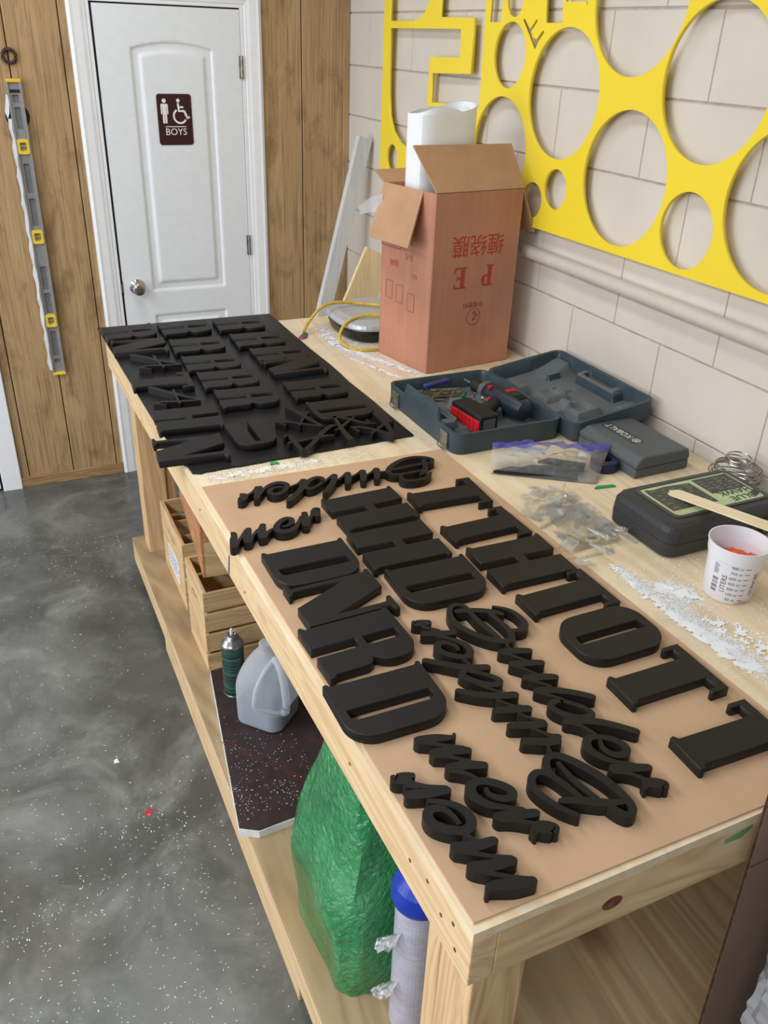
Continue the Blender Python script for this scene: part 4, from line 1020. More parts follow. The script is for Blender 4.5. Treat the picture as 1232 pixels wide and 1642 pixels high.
# contents
DZ0 = ZT+.0165
dr = thing('cordless_drill', 'cordless drill with a red-ended black battery, lying in the open tool case', 'drill', (-.36, -2.10, DZ0))
ax = Vector((-.345, -2.22, 0))-Vector((-.375, -1.98, 0)); ax.normalize()
def rod(prof, p, d, n=24, flat=1):
    return along(lathe(prof, n), Vector(p), d)
P0 = Vector((-.012, .05, .034))
obj('motor_housing', rod([(.0, -.055), (.026, -.052), (.031, -.03), (.033, 0), (.033, .06), (.032, .095), (.027, .112), (.016, .120), (0, .121)], P0, ax), M['drill_body'], dr, smooth=True)
obj('gear_collar', rod([(.0, -.082), (.024, -.08), (.030, -.072), (.031, -.054), (.0, -.053)], P0, ax), M['drill_grey'], dr, smooth=True)
obj('chuck', rod([(.0, -.140), (.006, -.140), (.012, -.128), (.018, -.122), (.0205, -.118), (.0205, -.084), (.0, -.083)], P0, ax), M['drill_black'], dr, smooth=False)
obj('loaded_bit', rod([(.0, -.175), (.0035, -.173), (.0035, -.139), (0, -.139)], P0, ax, 8), M['bit'], dr)
hp = [Vector((-.02, .045, .03)), Vector((-.05, .02, .03)), Vector((-.09, -.005, .03)), Vector((-.118, -.02, .03))]
obj('grip', tube(cat_rom([tuple(p) for p in hp], 5), [.024, .023, .022, .021, .021, .021, .021, .021, .021, .022, .023, .024, .025, .025, .025, .025], 14), M['drill_black'], dr, smooth=True)
bat = thing('t', 'x', 'x'); bpy.data.objects.remove(bat)
bm = bx(-.031, .031, -.072, .068, 0, .056)
bt = obj('battery_pack', bm, M['drill_black'], dr, (-.146, -.028, .0005), (0, 0, .1), bevel=.005)
bm = bx(-.0345, -.030, -.070, .066, .004, .042)
obj('battery_face', bm, M['drill_red'], bt, bevel=.002)
bm = bmesh.new()
for r in range(3):
    for c in range(7): box(bm, -.0362, -.034, -.066+c*.0186, -.052+c*.0186, .007+r*.0115, .0155+r*.0115)
obj('battery_grip_pads', bm, M['drill_red'], bt)
obj('battery_clip', bx(-.02, .02, -.0735, -.0715, .014, .044), M['drill_grey'], bt, bevel=.001)
obj('trigger', bx(-.052, -.036, .048, .062, .018, .04), M['drill_red'], dr, bevel=.003)
obj('direction_switch', bx(-.042, -.03, .066, .078, .058, .068), M['drill_red'], dr, bevel=.002)
bm = bmesh.new()
for k in range(4): box(bm, -.012, .014, -.022-.008*k, -.018-.008*k, .066, .0685)
obj('vents', bm, M['drill_black'], dr)
o = obj('maker_plate', bx(-.013, .02, .012, .030, .0655, .0683), M['drill_red'], dr); 
def mini(bm_, z): return xf(bm_, Matrix.Translation((0, 0, z)))
bits0 = None
for k in range(18):
    L = random.uniform(.05, .1); r = random.choice((.002, .003, .0035, .0045))
    bm = tube([(-L/2, 0, 0), (-L*.1, 0, 0), (-L*.05, 0, 0), (L*.5, 0, 0)], [r*1.2, r*1.2, r, r*.9], 8)
    o = obj('drill_bit', bm, M['bit'], None, (-.55+random.uniform(-.045, .10), -1.915+random.uniform(-.045, .03), ZT+.030+.0035*(k//6)), (0, random.uniform(-.08, .08), random.uniform(-.5, 1.0)))
    tag(o, 'loose grey steel drill bit in the heap inside the open tool case', 'drill bit', 'drill bits heaped in the tool case')
kn = thing('folding_knife', 'blue-handled tool lying on the heap of drill bits in the open case', 'knife', (-.49, -1.875, ZT+.046), .25)
obj('handle', prism(rrect(-.05, .05, -.009, .009, .008), 0, .009), M['blue_knife'], kn, bevel=.002)
obj('clip', bx(-.02, .035, -.003, .003, .0092, .011), M['steel'], kn)
o = obj('green_driver_bit', lathe([(0, 0), (.006, 0), (.007, .012), (.004, .014), (.003, .026), (0, .027)], 12), M['green_bit'], None, (-.475, -2.01, ZT+.0495), (.3, .2, 0)); tag(o, 'small green plastic plug standing on the block in the tool case', 'plug')
for k, (x, y, rx) in enumerate(((-.452, -2.035, 0), (-.428, -2.045, 1.45))):
    o = obj('screw', lathe([(0, 0), (.006, .0), (.005, .003), (.0022, .004), (.0022, .022), (0, .024)], 12), M['chrome'], None, (x, y, ZT+.0495+.006*(k)), (rx, .1, 0))
    tag(o, 'shiny screw standing on its head on the block in the tool case' if k == 0 else 'shiny screw lying on its side on the block in the tool case', 'screw')

# ------------------------------------------------------------------ small grey case
kb = thing('small_grey_case', 'closed grey plastic case with pale lettering, between the tool case lid and the black case', 'case', (-.273, -2.545, ZT), .02)
def wedge(w, l, z0, z1, cut):
    return loft([[(0, 0, z0), (w, 0, z0), (w, l, z0), (0, l, z0)], [(0, 0, z1-cut), (w, 0, z1-cut), (w, l, z1-cut), (0, l, z1-cut)], [(.022, .004, z1), (w-.004, .004, z1), (w-.004, l-.004, z1), (.022, l-.004, z1)]])
obj('case_bottom', bx(0, .178, 0, .235, .001, .026), M['kob'], kb, bevel=.004)
obj('case_top', wedge(.178, .235, .0268, .056, .016), M['kob'], kb, bevel=.004)
obj('case_handle', bx(-.022, -.0005, .12, .185, .014, .036), M['kob'], kb, bevel=.006)
pl = obj('name_recess', prism(rrect(-.02, .02, -.068, .068, .002, 1), 0, .0006), M['case_teal'], kb, (.075, .15, .0561))
tx = obj('lettering', xf(text_bm('KOBALT', .03, .0006, sx=.85), Matrix.Rotation(PI/2, 4, 'Z')), M['label_text'], kb, (.075, .162, .0572))
bm = fill2d([circ(0, 0, .0115, 24), circ(0, 0, .009, 24)], .0006); prism([(-.004, -.006), (-.001, -.006), (-.001, .006), (-.004, .006)], 0, .0006, bm); prism([(-.001, 0), (.005, .006), (.006, .003), (.002, 0), (.006, -.005), (.004, -.006)], 0, .0006, bm)
obj('emblem', bm, M['label_text'], kb, (.075, .094, .0569))
o = obj('tape_roll', lathe([(.018, .001), (.036, .001), (.037, .003), (.037, .026), (.036, .028), (.018, .028)], 40), M['tape_navy'], None, (-.305, -2.462, ZT), smooth=False)
bm = bmesh.new(); bm.from_mesh(o.data); bmesh.ops.delete(bm, geom=[f for f in bm.faces if len(f.verts) > 4], context='FACES_ONLY')
vs = list(bm.verts); n = 40; lo = vs[:n]; hi = vs[-n:]
for i in range(n): bm.faces.new((lo[i], lo[(i+1) % n], hi[(i+1) % n], hi[i]))
bmesh.ops.recalc_face_normals(bm, faces=bm.faces); bm.to_mesh(o.data); bm.free()
tag(o, 'navy blue tape roll lying flat behind the zip bag', 'tape roll')

# ------------------------------------------------------------------ charcoal case with label
hk = thing('black_tool_case', 'closed charcoal plastic case with a pale green printed label, under the stirring stick', 'case', (-.468, -2.885, ZT), 0)
HW, HL, HH = .345, .205, .077
def hawk_ring(k, z, r=.03): return [(x, y, z) for x, y in rrect(k, HW-k, k, HL-k, r)]
obj('case_bottom', loft([hawk_ring(.006, .001), hawk_ring(.001, .006), hawk_ring(0, .036)]), M['hawk'], hk, bevel=.0015)
obj('case_top', loft([hawk_ring(0, .0368), hawk_ring(.002, .062), hawk_ring(.008, .072), hawk_ring(.018, HH)]), M['hawk'], hk, smooth=False, bevel=.0015)
obj('raised_rim', fill2d([rrect(.045, HW-.022, .036, HL-.022, .018), rrect(.053, HW-.030, .044, HL-.030, .014)], .003), M['hawk_rib'], hk, (0, 0, HH-.0004), bevel=.001)
obj('case_ridge', bx(.03, HW-.03, HL-.018, HL-.004, .06, .0725), M['hawk_rib'], hk, bevel=.004)
obj('latch', bx(.135, .185, -.008, .003, .012, .05), M['hawk'], hk, bevel=.004)
obj('latch', bx(.27, .32, -.008, .003, .012, .05), M['hawk'], hk, bevel=.004)
obj('hinge_lug', bx(.09, .13, HL-.002, HL+.009, .03, .06), M['hawk_rib'], hk, bevel=.003)
lb = obj('label', prism(rrect(.054, HW-.031, .045, HL-.031, .010), HH, HH+.0008), M['label_green'], hk)
obj('label_panel', prism([(.062, .066), (.192, .066), (.192, .16), (.12, .166), (.085, .162), (.066, .168), (.062, .15)], HH+.0009, HH+.0013), M['label_dark'], lb)
obj('label_panel', prism([(.205, .098), (.309, .098), (.309, .168), (.205, .168)], HH+.0009, HH+.0013), M['label_dark'], lb)
bm = bmesh.new(); random.seed(3)
for i in range(9):
    y = .076+i*.0095
    for j in range(4):
        x = .07+.03*j+random.uniform(0, .006)
        if random.random() < .8: box(bm, x, x+random.uniform(.008, .022), y, y+.0022, HH+.0014, HH+.0017)
for i in range(5):
    for j in range(4):
        x = .211+.0245*j
        if random.random() < .75: box(bm, x, x+random.uniform(.006, .018), .108+i*.011, .1105+i*.011, HH+.0014, HH+.0017)
obj('small_print', bm, M['label_fine'], lb)
obj('lettering', xf(text_bm('BLUE\nHAWK', .027, .0006, 'CENTER', 1.15), Matrix.Rotation(PI, 4, 'Z')), M['label_ink'], lb, (.262, .076, HH+.0014))
bm = prism([(.0, .0), (.012, .008), (.024, .022), (.014, .018), (.02, .034), (.008, .02), (.004, .03), (.0, .016), (-.01, .02), (-.004, .01), (-.014, .004)], 0, .0005)
obj('bird_emblem', bm, M['label_ink'], lb, (.302, .056, HH+.0014))

# wire coil, cup, stick
co = thing('wire_coil', 'coil of shiny wire on the bench behind the black case, at the wall', 'wire coil', (-.070, -2.675, ZT))
random.seed(5)
for k in range(14):
    r = .062-.003*abs(k-6) if k < 11 else .03
    z = .004+.0062*k
    bm = tube([(r*math.cos(a)+.003*math.sin(k), r*math.sin(a)+.003*math.cos(k*2), z+.003*math.sin(a+k)) for a in [2*PI*i/40 for i in range(40)]], .0018, 6, closed=True)
    obj('wire_turn', bm, M['chrome'] if k % 2 else M['steel'], co, smooth=True)
cp = thing('mixing_cup', 'milky plastic measuring cup with printed scale, holding orange pieces, at the right edge', 'cup', (-.428, -3.022, ZT))
def cupwall():
    o = [(.0, .001), (.046, .001), (.048, .004), (.0535, .092), (.0555, .094), (.0555, .1), (.0572, .101), (.0585, .119), (.060, .120), (.060, .123), (.0575, .123), (.0565, .119), (.0545, .103), (.0525, .098), (.0515, .092), (.046, .005), (.0, .005)]
    return lathe(o, 48)
obj('cup_body', cupwall(), M['cup'], cp, smooth=True)
def on_cup(name, s, size, ang, z, m, rot=0, sx=1):
    r = .048+(z-.004)*.0625+.0004
    bm = text_bm(s, size, .0002, sx=sx); xf(bm, Matrix.Rotation(rot, 4, 'Z'))
    for v in bm.verts:
        a = ang+v.co.x/r; zz = z+v.co.y; rr = .048+(zz-.004)*.0625+.0003+v.co.z
        v.co = (rr*math.cos(a), rr*math.sin(a), zz)
    return obj(name, bm, m, cp)
def cup_bar(bm, a0, a1, z0, z1):
    n = 6; 
    lo = [bm.verts.new(((.048+(z0-.004)*.0625+.0004)*math.cos(a0+(a1-a0)*i/n), (.048+(z0-.004)*.0625+.0004)*math.sin(a0+(a1-a0)*i/n), z0)) for i in range(n+1)]
    hi = [bm.verts.new(((.048+(z1-.004)*.0625+.0004)*math.cos(a0+(a1-a0)*i/n), (.048+(z1-.004)*.0625+.0004)*math.sin(a0+(a1-a0)*i/n), z1)) for i in range(n+1)]
    for i in range(n): bm.faces.new((lo[i], lo[i+1], hi[i+1], hi[i]))
A0 = math.atan2(-4.0145+3.022, -1.6932+.428)     # side of the cup that faces the room
for k, s in enumerate(('50 cc', '150 cc', '300 cc', '450 cc', '600 cc', '750 cc', '900 cc')):
    z = .012+k*.0125
    on_cup('scale_print', s, .0088, A0+.19, z, M['cup_ink'])
bm = bmesh.new()
for k in range(7): cup_bar(bm, A0+.48, A0+.68, .0113+k*.0125, .0128+k*.0125)
obj('scale_lines', bm, M['cup_ink'], cp)
on_cup('lettering', 'LITERS', .0140, A0-.19, .046, M['cup_ink'], PI/2)
on_cup('lettering', 'OUNCES', .0135, A0+1.0, .048, M['cup_ink'], PI/2)
bm = bmesh.new()
random.seed(11)
for k in range(16):
    z = .022+k*.0022
    if k % 4 != 3: cup_bar(bm, A0-.66, A0-.42, z, z+random.choice((.0008, .0012, .0016)))
for k in range(8): cup_bar(bm, A0-.66, A0-.44-random.uniform(0, .08), .064+k*.003, .0652+k*.003)
obj('printed_panel', bm, M['cup_ink'], cp)
bm = bmesh.new(); cup_bar(bm, A0+.4, A0+1.0, .0045, .0062); cup_bar(bm, A0+.55, A0+.95, .008, .0092); obj('orange_line', bm, M['cup_ink_orange'], cp)
random.seed(21)
for k in range(14):
    a = random.uniform(0, 2*PI); r = random.uniform(0, .033)
    s = random.uniform(.006, .011)
    bm = prism([(s*1.3*math.cos(t+random.uniform(-.2, .2)), s*math.sin(t)) for t in [i*2*PI/6 for i in range(6)]], 0, s*.8)
    o = obj('orange_piece', bm, M['orange'], None, (-.428+r*math.cos(a), -3.022+r*math.sin(a), ZT+.078+.004*(k % 4)), (random.uniform(-.4, .4), random.uniform(-.4, .4), a), bevel=.001)
    tag(o, 'small orange plastic piece inside the milky measuring cup', 'plastic piece', 'orange pieces in the cup')
bm = lathe([(0, .0055), (.0455, .0055), (.0492, .074), (0, .077)], 32)
o = obj('orange_fill', bm, M['orange'], None, (-.428, -3.022, ZT)); tag(o, 'mass of orange plastic bits filling the lower half of the milky cup', 'plastic bits', kind='stuff')
sk = thing('stirring_stick', 'pale wooden stirring stick resting on the black case and the cup rim', 'stick')
p, q = Vector((-.345, -2.742, ZT+.0795)), Vector((-.318, -3.045, ZT+.127))
sdir = (q-p).normalized()
prof = cat_rom([(-.0, .0), (.003, .014), (.012, .020), (.03, .0205), (.07, .0205), (.20, .020), (.36, .021)], 3)
poly = [(a, b) for a, b in prof]+[(a, -b) for a, b in prof[::-1]]
poly = [(-.002, .004)]+[(a, b) for a, b in prof if a > .002]+[(a, -b) for a, b in prof[::-1] if a > .002]+[(.004, -.006), (-.006, -.003)]
st = obj('stick_blade', prism([(b, a) for a, b in poly], 0, .004), M['stick'], sk, bevel=.001)
frame(sk, p, Vector((-sdir.y, sdir.x, 0)), sdir)
bm = bmesh.new(); random.seed(13)
for i in range(5): box(bm, -.011+i*.0045, -.0085+i*.0045, .022-.002*i, .034+.001*i, .0041, .0045)
obj('stick_emblem', bm, M['ink'], sk)
bm = bmesh.new(); random.seed(17)
for i in range(15):
    y = .044+i*.0066; 
    for k in range(random.choice((2, 2, 3))):
        x = random.uniform(-.003, .004); box(bm, x, x+random.uniform(.0008, .005), y+.0016*k, y+.0016*k+random.uniform(.0006, .0016), .0041, .0044)
obj('stamped_print', bm, M['ink'], sk)
oc = thing('small_carton', 'small orange and white carton at the right edge of the photo, beside the cup', 'carton', (-.352, -3.115, ZT), .35)
obj('carton_body', bx(-.03, .03, -.02, .02, .001, .03), M['white_card'], oc, bevel=.001)
obj('carton_band', bx(-.0304, .0304, -.0204, .0204, .018, .0304), M['orange'], oc)

# ------------------------------------------------------------------ zip bag
def bag_surface(top, n=34, mrows=22, t0=0, t1=1, lift=1.0):
    P0, P1 = Vector((-.602, -2.382, ZT+.002)), Vector((-.383, -2.532, ZT+.002))
    Q0, Q1 = Vector((-.560, -2.318, ZT+.052)), Vector((-.268, -2.432, ZT+.050))
    rows = []
    for j in range(mrows+1):
        t = t0+(t1-t0)*j/mrows; row = []
        for i in range(n+1):
            s = i/n
            a = P0.lerp(P1, s); b = Q0.lerp(Q1, s); p = a.lerp(b, t)
            e = min(s, 1-s, t)*4; e = min(1, e)
            bulge = (.020*(1-t)+.004)*math.sqrt(max(0, e))*lift
            wr = .0030*math.sin(9*s+7*t+2*math.sin(5*t))+.0022*math.sin(23*s-11*t)+.0012*math.sin(41*s+29*t)
            if top: p = p+Vector((0, 0, bulge+(wr+.009*mnoise.noise(Vector((9*s, 7*t, 3)))+.006*mnoise.noise(Vector((23*s, 17*t, 8))))*e+.0008))
            else: p = Vector((p.x, p.y, max(ZT+.0012, p.z-.002-.02*math.sin(PI*t)*e)))
            row.append(p)
        rows.append(row)
    return rows
zbag = thing('zip_bag', 'clear zip bag with a blue-violet seal, holding black pieces, in front of the tool case', 'bag')
def sheet(rows):
    bm = bmesh.new(); g = [[bm.verts.new(p) for p in r] for r in rows]
    for a, b in zip(g, g[1:]):
        for i in range(len(a)-1): bm.faces.new((a[i], a[i+1], b[i+1], b[i]))
    return bm
obj('bag_front', sheet(bag_surface(True, 46, 30, t1=.80)), M['bag'], zbag)
obj('bag_back', sheet(bag_surface(False, t1=.80)), M['bag'], zbag, smooth=True)
obj('zip_seal', sheet(bag_surface(True, mrows=6, t0=.80, t1=1.0)), M['bag_zip'], zbag, smooth=True)
random.seed(9)
for k, (x, y, z, a, l, w) in enumerate(((-.50, -2.433, .008, -.60, .21, .036), (-.455, -2.435, .013, -.45, .17, .022), (-.41, -2.42, .014, -.72, .12, .03))):
    o = obj('black_strip', prism([(-l/2, -w/2), (l/2, -w*.3), (l/2, w/2), (-l*.3, w/2)], -.004, .004), M['letter'], None, (x, y, ZT+z), (0, 0, a), bevel=.001)
    tag(o, ['long black plastic piece along the bottom of the zip bag', 'middle-sized black plastic piece in the zip bag', 'short black plastic piece at the right side of the zip bag'][k], 'plastic piece', 'black pieces in the zip bag')
o = obj('paper_slip', slab([(-.05, 0), (-.02, .022), (.04, .016), (.06, .03), (.04, .0), (0, -.004)], 'z', 0, .0006), M['white_card'], None, (-.48, -2.372, ZT+.034), (.5, 0, -.45))
tag(o, 'torn white paper slip inside the clear zip bag', 'paper')
bm = prism(ellips(0, 0, .035, .014, 24), 0, .006)
o = obj('clear_part', bm, M['acrylic'], None, (-.36, -2.41, ZT+.022), (.2, .1, -.6)); tag(o, 'clear oval plastic part showing inside the zip bag', 'plastic part')
o = obj('green_scrap', prism([(-.03, -.006), (.03, -.003), (.025, .006), (-.02, .005)], 0, .003), M['green_tape'], None, (-.372, -2.552, ZT+.0012), (0, 0, -.2)); tag(o, 'thin green plastic scrap at the near right of the zip bag', 'scrap')

# ------------------------------------------------------------------ clear acrylic scraps
random.seed(42)
def on_quad(s, t):
    A, B, C_, D_ = Vector((-.60, -2.50, 0)), Vector((-.475, -2.52, 0)), Vector((-.475, -2.80, 0)), Vector((-.655, -2.84, 0))
    return A.lerp(B, s).lerp(D_.lerp(C_, s), t)
kinds = ['bar']*36+['plate']*18+['disc']*8+['ring']*7+['tri']*10
for k, kd in enumerate(kinds):
    p = on_quad(random.uniform(-.05, 1.0), random.uniform(-.02, 1.02)); z = ZT+.001+random.choice((0, .004, .008, .012, .016))*(1 if k % 3 else 0)
    h = random.choice((.003, .0045, .006))
    if kd == 'bar': poly = [rrect(-random.uniform(.018, .042), random.uniform(.018, .04), -.004, .004, .001, 1)]
    elif kd == 'plate': w = random.uniform(.012, .024); poly = [[(-w, -w*.7), (w, -w*.6), (w*.9, w*.7), (-w*.8, w*.8)]]
    elif kd == 'disc': poly = [circ(0, 0, random.uniform(.012, .024), 24)]
    elif kd == 'ring': r = random.uniform(.012, .02); poly = [circ(0, 0, r, 24), circ(0, 0, r*.65, 24)]
    else: w = random.uniform(.012, .02); poly = [[(-w, -w), (w, -w), (0, w)]]
    o = obj('acrylic_offcut', fill2d(poly, h), M['acrylic'], None, (p.x, p.y, z), (random.uniform(-.25, .25) if z > ZT+.002 else 0, random.uniform(-.25, .25) if z > ZT+.002 else 0, random.uniform(0, PI)), bevel=.0005, seg=1)
    nm = {'bar': 'clear acrylic bar', 'plate': 'clear acrylic plate offcut', 'disc': 'clear acrylic disc', 'ring': 'clear acrylic ring', 'tri': 'clear acrylic triangle'}[kd]
    tag(o, nm+' in the glittering heap beside the tan board', 'acrylic offcut', nm+'s in the heap')
o = obj('paper_strip', slab([(-.03, -.007), (.03, -.007), (.03, .007), (-.03, .007)], 'z', 0, .0005), M['stick'], None, (-.595, -2.735, ZT+.012), (.1, .1, -1.15)); tag(o, 'cream paper strip lying on the acrylic heap', 'paper')
o = obj('flat_bag', sheet([[(-.60-.03*t+.11*s+.004*math.sin(5*t+3*s), -2.58-.20*t, ZT+.021+.004*math.sin(6*s+8*t)-.018*(2*t-1)**4) for s in [i/14 for i in range(15)]] for t in [j/18 for j in range(19)]]), M['bag'], None, smooth=True)
tag(o, 'thin clear plastic film draped over the acrylic heap', 'film')

# ------------------------------------------------------------------ shavings and dust
def flakes(name, n, sampler, size, m, label, cat, patches=()):
    bm = bmesh.new()
    for k in range(n):
        x, y, z = sampler()
        a = random.uniform(0, 2*PI); l = size*random.uniform(.5, 1.6); w = size*random.uniform(.15, .4); h = size*random.uniform(.05, .2)
        c, s = math.cos(a), math.sin(a); tl = random.uniform(-.14, .14)*l
        P = [(x+c*l/2-s*w/2, y+s*l/2+c*w/2, z+h+max(0, tl)), (x-c*l/2-s*w/2, y-s*l/2+c*w/2, z+h+max(0, -tl)), (x-c*l/2+s*w/2, y-s*l/2-c*w/2, z+.0004), (x+c*l/2+s*w/2, y+s*l/2-c*w/2, z+.0004)]
        bm.faces.new([bm.verts.new(p) for p in P])
    for (x0, y0, x1, y1, w0, w1, th) in patches:
        n1, n2 = 90, 30; L = Vector((x1-x0, y1-y0)); n = Vector((-L.y, L.x)).normalized(); g = {}
        def vert(i, j):
            if (i, j) not in g:
                s = i/n1; w = w0+(w1-w0)*s; q = (j/n2-.5)*2; c = Vector((x0, y0))+L*s+n*w*q
                g[(i, j)] = bm.verts.new((c.x, c.y, ZT+.0006+.0022*max(0, 1-q*q)*max(0, mnoise.noise(Vector((c.x*40, c.y*40, 1)))+.4)))
            return g[(i, j)]
        for i in range(n1):
            for j in range(n2):
                s = (i+.5)/n1; q = ((j+.5)/n2-.5)*2; w = w0+(w1-w0)*s; c = Vector((x0, y0))+L*s+n*w*q
                f = .55*mnoise.noise(Vector((c.x*55, c.y*55, 5)))+.45*mnoise.noise(Vector((c.x*170, c.y*170, 9)))
                if f+th-1.1*q*q-.9*abs(2*s-1)**6 > 0: bm.faces.new((vert(i, j), vert(i+1, j), vert(i+1, j+1), vert(i, j+1)))
    o = obj(name, bm, m); return tag(o, label, cat, kind='stuff')
random.seed(101)
cl = [(random.uniform(-2.3, -1.4), random.uniform(-3.6, -.3), random.uniform(.04, .25)) for _ in range(40)]+[(random.uniform(-2.0, -1.5), random.uniform(-3.3, -2.2), random.uniform(.05, .2)) for _ in range(30)]
def s_floor():
    if random.random() < .3: return (random.uniform(-2.4, -1.36), random.uniform(-3.8, -.1), .0003)
    c = random.choice(cl)
    return (min(-1.345, random.gauss(c[0], c[2])), random.gauss(c[1], c[2]), .0003)
flakes('floor_shavings', 2400, s_floor, .0042, M['flake'], 'white plastic shavings scattered over the grey concrete floor', 'shavings')
def s_snow():
    t = random.random(); a = Vector((-.585, -2.87)); b = Vector((-.575, -3.27))
    c = a.lerp(b, t); w = .008+.010*t
    return (random.gauss(c.x+.03*t, w), random.gauss(c.y, .016), ZT+.0004+random.uniform(0, .0015))
def s_snow2():
    return (random.gauss(-.525, .022), random.gauss(-2.985, .028), ZT+.0004)
def s_any():
    r = random.random()
    if r < .52: return s_snow()
    if r < .72: return s_snow2()
    return (random.uniform(-.62, -.2), random.uniform(-3.42, -2.86), ZT+.0004)
flakes('dust_spill', 12500, s_any, .0032, M['flake'], 'white plastic dust spilled along the bench beside the tan board', 'dust', [(-.583, -2.845, -.588, -3.02, .016, .024, .35), (-.588, -3.0, -.560, -3.26, .026, .034, .42), (-.565, -2.93, -.49, -3.03, .03, .045, .22), (-.56, -3.05, -.45, -3.3, .09, .09, -.02)])
def s_box():
    r = random.random()
    if r < .5: return (random.gauss(-.53, .05), random.gauss(-1.36, .09), ZT+.0004)
    if r < .75:
        t = random.random(); return (-.59+.17*t+random.gauss(0, .012), -1.33-.36*t+random.gauss(0, .02), ZT+.0004)
    return (random.uniform(-.66, -.36), random.uniform(-1.75, -1.0), ZT+.0004)
flakes('dust_drift', 10500, s_box, .0034, M['flake'], 'drift of white dust on the bench around the cardboard box and the appliance', 'dust', [(-.585, -1.30, -.43, -1.70, .03, .022, .3), (-.56, -1.06, -.585, -1.36, .05, .06, .18), (-.60, -1.42, -.50, -1.72, .02, .02, .12)])
def s_gap():
    return (random.triangular(-1.29, -.75, -1.26), random.gauss(-2.155, .022), ZT+.0004)
flakes('dust_strip', 2600, s_gap, .004, M['sawdust'], 'pale dust strip on the bench between the black board and the tan board', 'dust', [(-1.293, -2.16, -.95, -2.155, .03, .028, .18)])
def s_case():
    return (random.gauss(-.665, .012), random.uniform(-2.28, -1.84), ZT+.0004)
flakes('dust_line', 1500, s_case, .003, M['sawdust'], 'pale dust line along the left side of the open tool case', 'dust')
def s_foam(): return (random.uniform(-1.34, -1.10), -2.52+abs(random.gauss(0, .16)), ZS+.0263)
flakes('foam_board_shavings', 330, s_foam, .0034, M['flake'], 'white shavings scattered on the dark foam board under the bench', 'shavings')
o = obj('green_tape_bit', prism([(-.012, -.004), (.012, -.006), (.009, .006), (-.008, .008)], 0, .003), M['green_tape'], None, (-1.094, -2.135, ZT+.001)); tag(o, 'tiny green tape bit on the bench between the two boards', 'tape bit')
o = obj('red_scrap', loft([[(-.012, -.012, .0005), (.018, -.006, .0005), (.004, .016, .0005)], [(-.006, -.004, .008), (.008, -.004, .004), (.002, .006, .011)]]), M['red_scrap'], None, (-1.528, -2.213, 0)); tag(o, 'small crumpled red scrap on the concrete floor', 'scrap')
o = obj('white_crumb', loft([[(-.008, -.006, .0005), (.008, -.008, .0005), (.006, .008, .0005), (-.006, .006, .0005)], [(-.003, -.003, .007), (.004, -.004, .006), (.003, .004, .008), (-.003, .003, .006)]]), M['flake'], None, (-1.575, -1.98, 0)); tag(o, 'largest white crumb on the concrete floor, beyond the red scrap', 'crumb')

# ------------------------------------------------------------------ under the bench
def crate(root, w, l, h, panel_m, slat_m, dividers=0, th=.014, n=4, slat_th=.009):
    """solid end panels at x = 0 and x = l (width w along y), slatted long sides"""
    for x in (0, l-th):
        hole = rrect(w*.32, w*.68, h*.70, h*.70+.026, .012)
        bm = fill2d([[(0, 0), (w, 0), (w, h), (0, h)], hole], th)
        xf(bm, Matrix(((0, 0, 1, x), (1, 0, 0, 0), (0, 1, 0, .001), (0, 0, 0, 1))))
        obj('end_panel', bm, panel_m, root, bevel=.0015)
    sh = (h-.012*(n-1))/n
    for y0 in (-slat_th, w):
        for k in range(n):
            z = .001+k*(sh+.012)
            s = obj('slat', bx(0, l, y0, y0+slat_th, z, z+sh), slat_m, root, bevel=.001)
            bm = bmesh.new()
            for x in (.008, l-.008):
                for zz in (z+sh*.25, z+sh*.75):
                    yy = y0-.0004 if y0 < 0 else y0+slat_th+.0004
                    slab(circ(x, zz, .0018, 8), 'y', min(yy, yy+.0006), max(yy, yy+.0006), bm)
            obj('nail_heads', bm, M['knot'], s)
    obj('bottom_board', bx(th, l-th, 0.001, w-.001, .001, .008), slat_m, root)
    for k in range(dividers):
        y = w*(k+1)/(dividers+1)
        obj('divider', bx(th, l-th, y-.004, y+.004, .009, h-.03), slat_m, root)
ca = thing('wooden_crate', 'pale wooden crate with dividers and a white note, under the far end of the bench', 'crate', (-1.236, -1.525, ZS), 0)
crate(ca, .325, .45, .268, M['crate_pale'], M['crate_slat'], 2)
nt_ = obj('paper_note', bx(-.0012, -.0004, .075, .235, .055, .15), M['white_card'], ca)
bm = bmesh.new(); random.seed(2)
for r in range(5):
    y = .222
    while y > .095:
        w = random.uniform(.008, .024); box(bm, -.0018, -.0013, y-w, y, .134-.015*r, .1375-.015*r); y -= w+.006
obj('handwriting', bm, M['blue_mark'], nt_)
cc = thing('wooden_crate', 'pale slatted wooden crate on the low shelf, just beyond the spray can', 'crate', (-1.252, -1.875, ZS), 0)
crate(cc, .212, .46, .298, M['crate_pale'], M['crate_slat'], 0)
cbx = thing('wooden_crate', 'reddish wooden crate stacked on top of the two pale crates', 'crate', (-1.218, -1.80, ZS+.3005), -.10)
def crate_y(root, w, l, h):
    for y in (0, l-.014): 
        bm = bx(0, w, y, y+.014, .001, h*.48); obj('end_panel', bm, M['crate_slat'], root, bevel=.0015)
        obj('end_panel', bx(0, w, y, y+.014, h*.485, h), M['crate_red'], root, bevel=.0015)
    for x in (-.009, w):
        for k in range(3):
            obj('slat', bx(x, x+.009, 0, l, .001+k*h/3, (k+1)*h/3-.006), M['crate_red'], root, bevel=.001)
    obj('bottom_board', bx(0, w, .014, l-.014, .001, .008), M['crate_slat'], root)
crate_y(cbx, .30, .56, .262)
fb = thing('foam_board', 'dark printed foam board with white edge, lying on the low shelf', 'foam board', (0, 0, ZS))
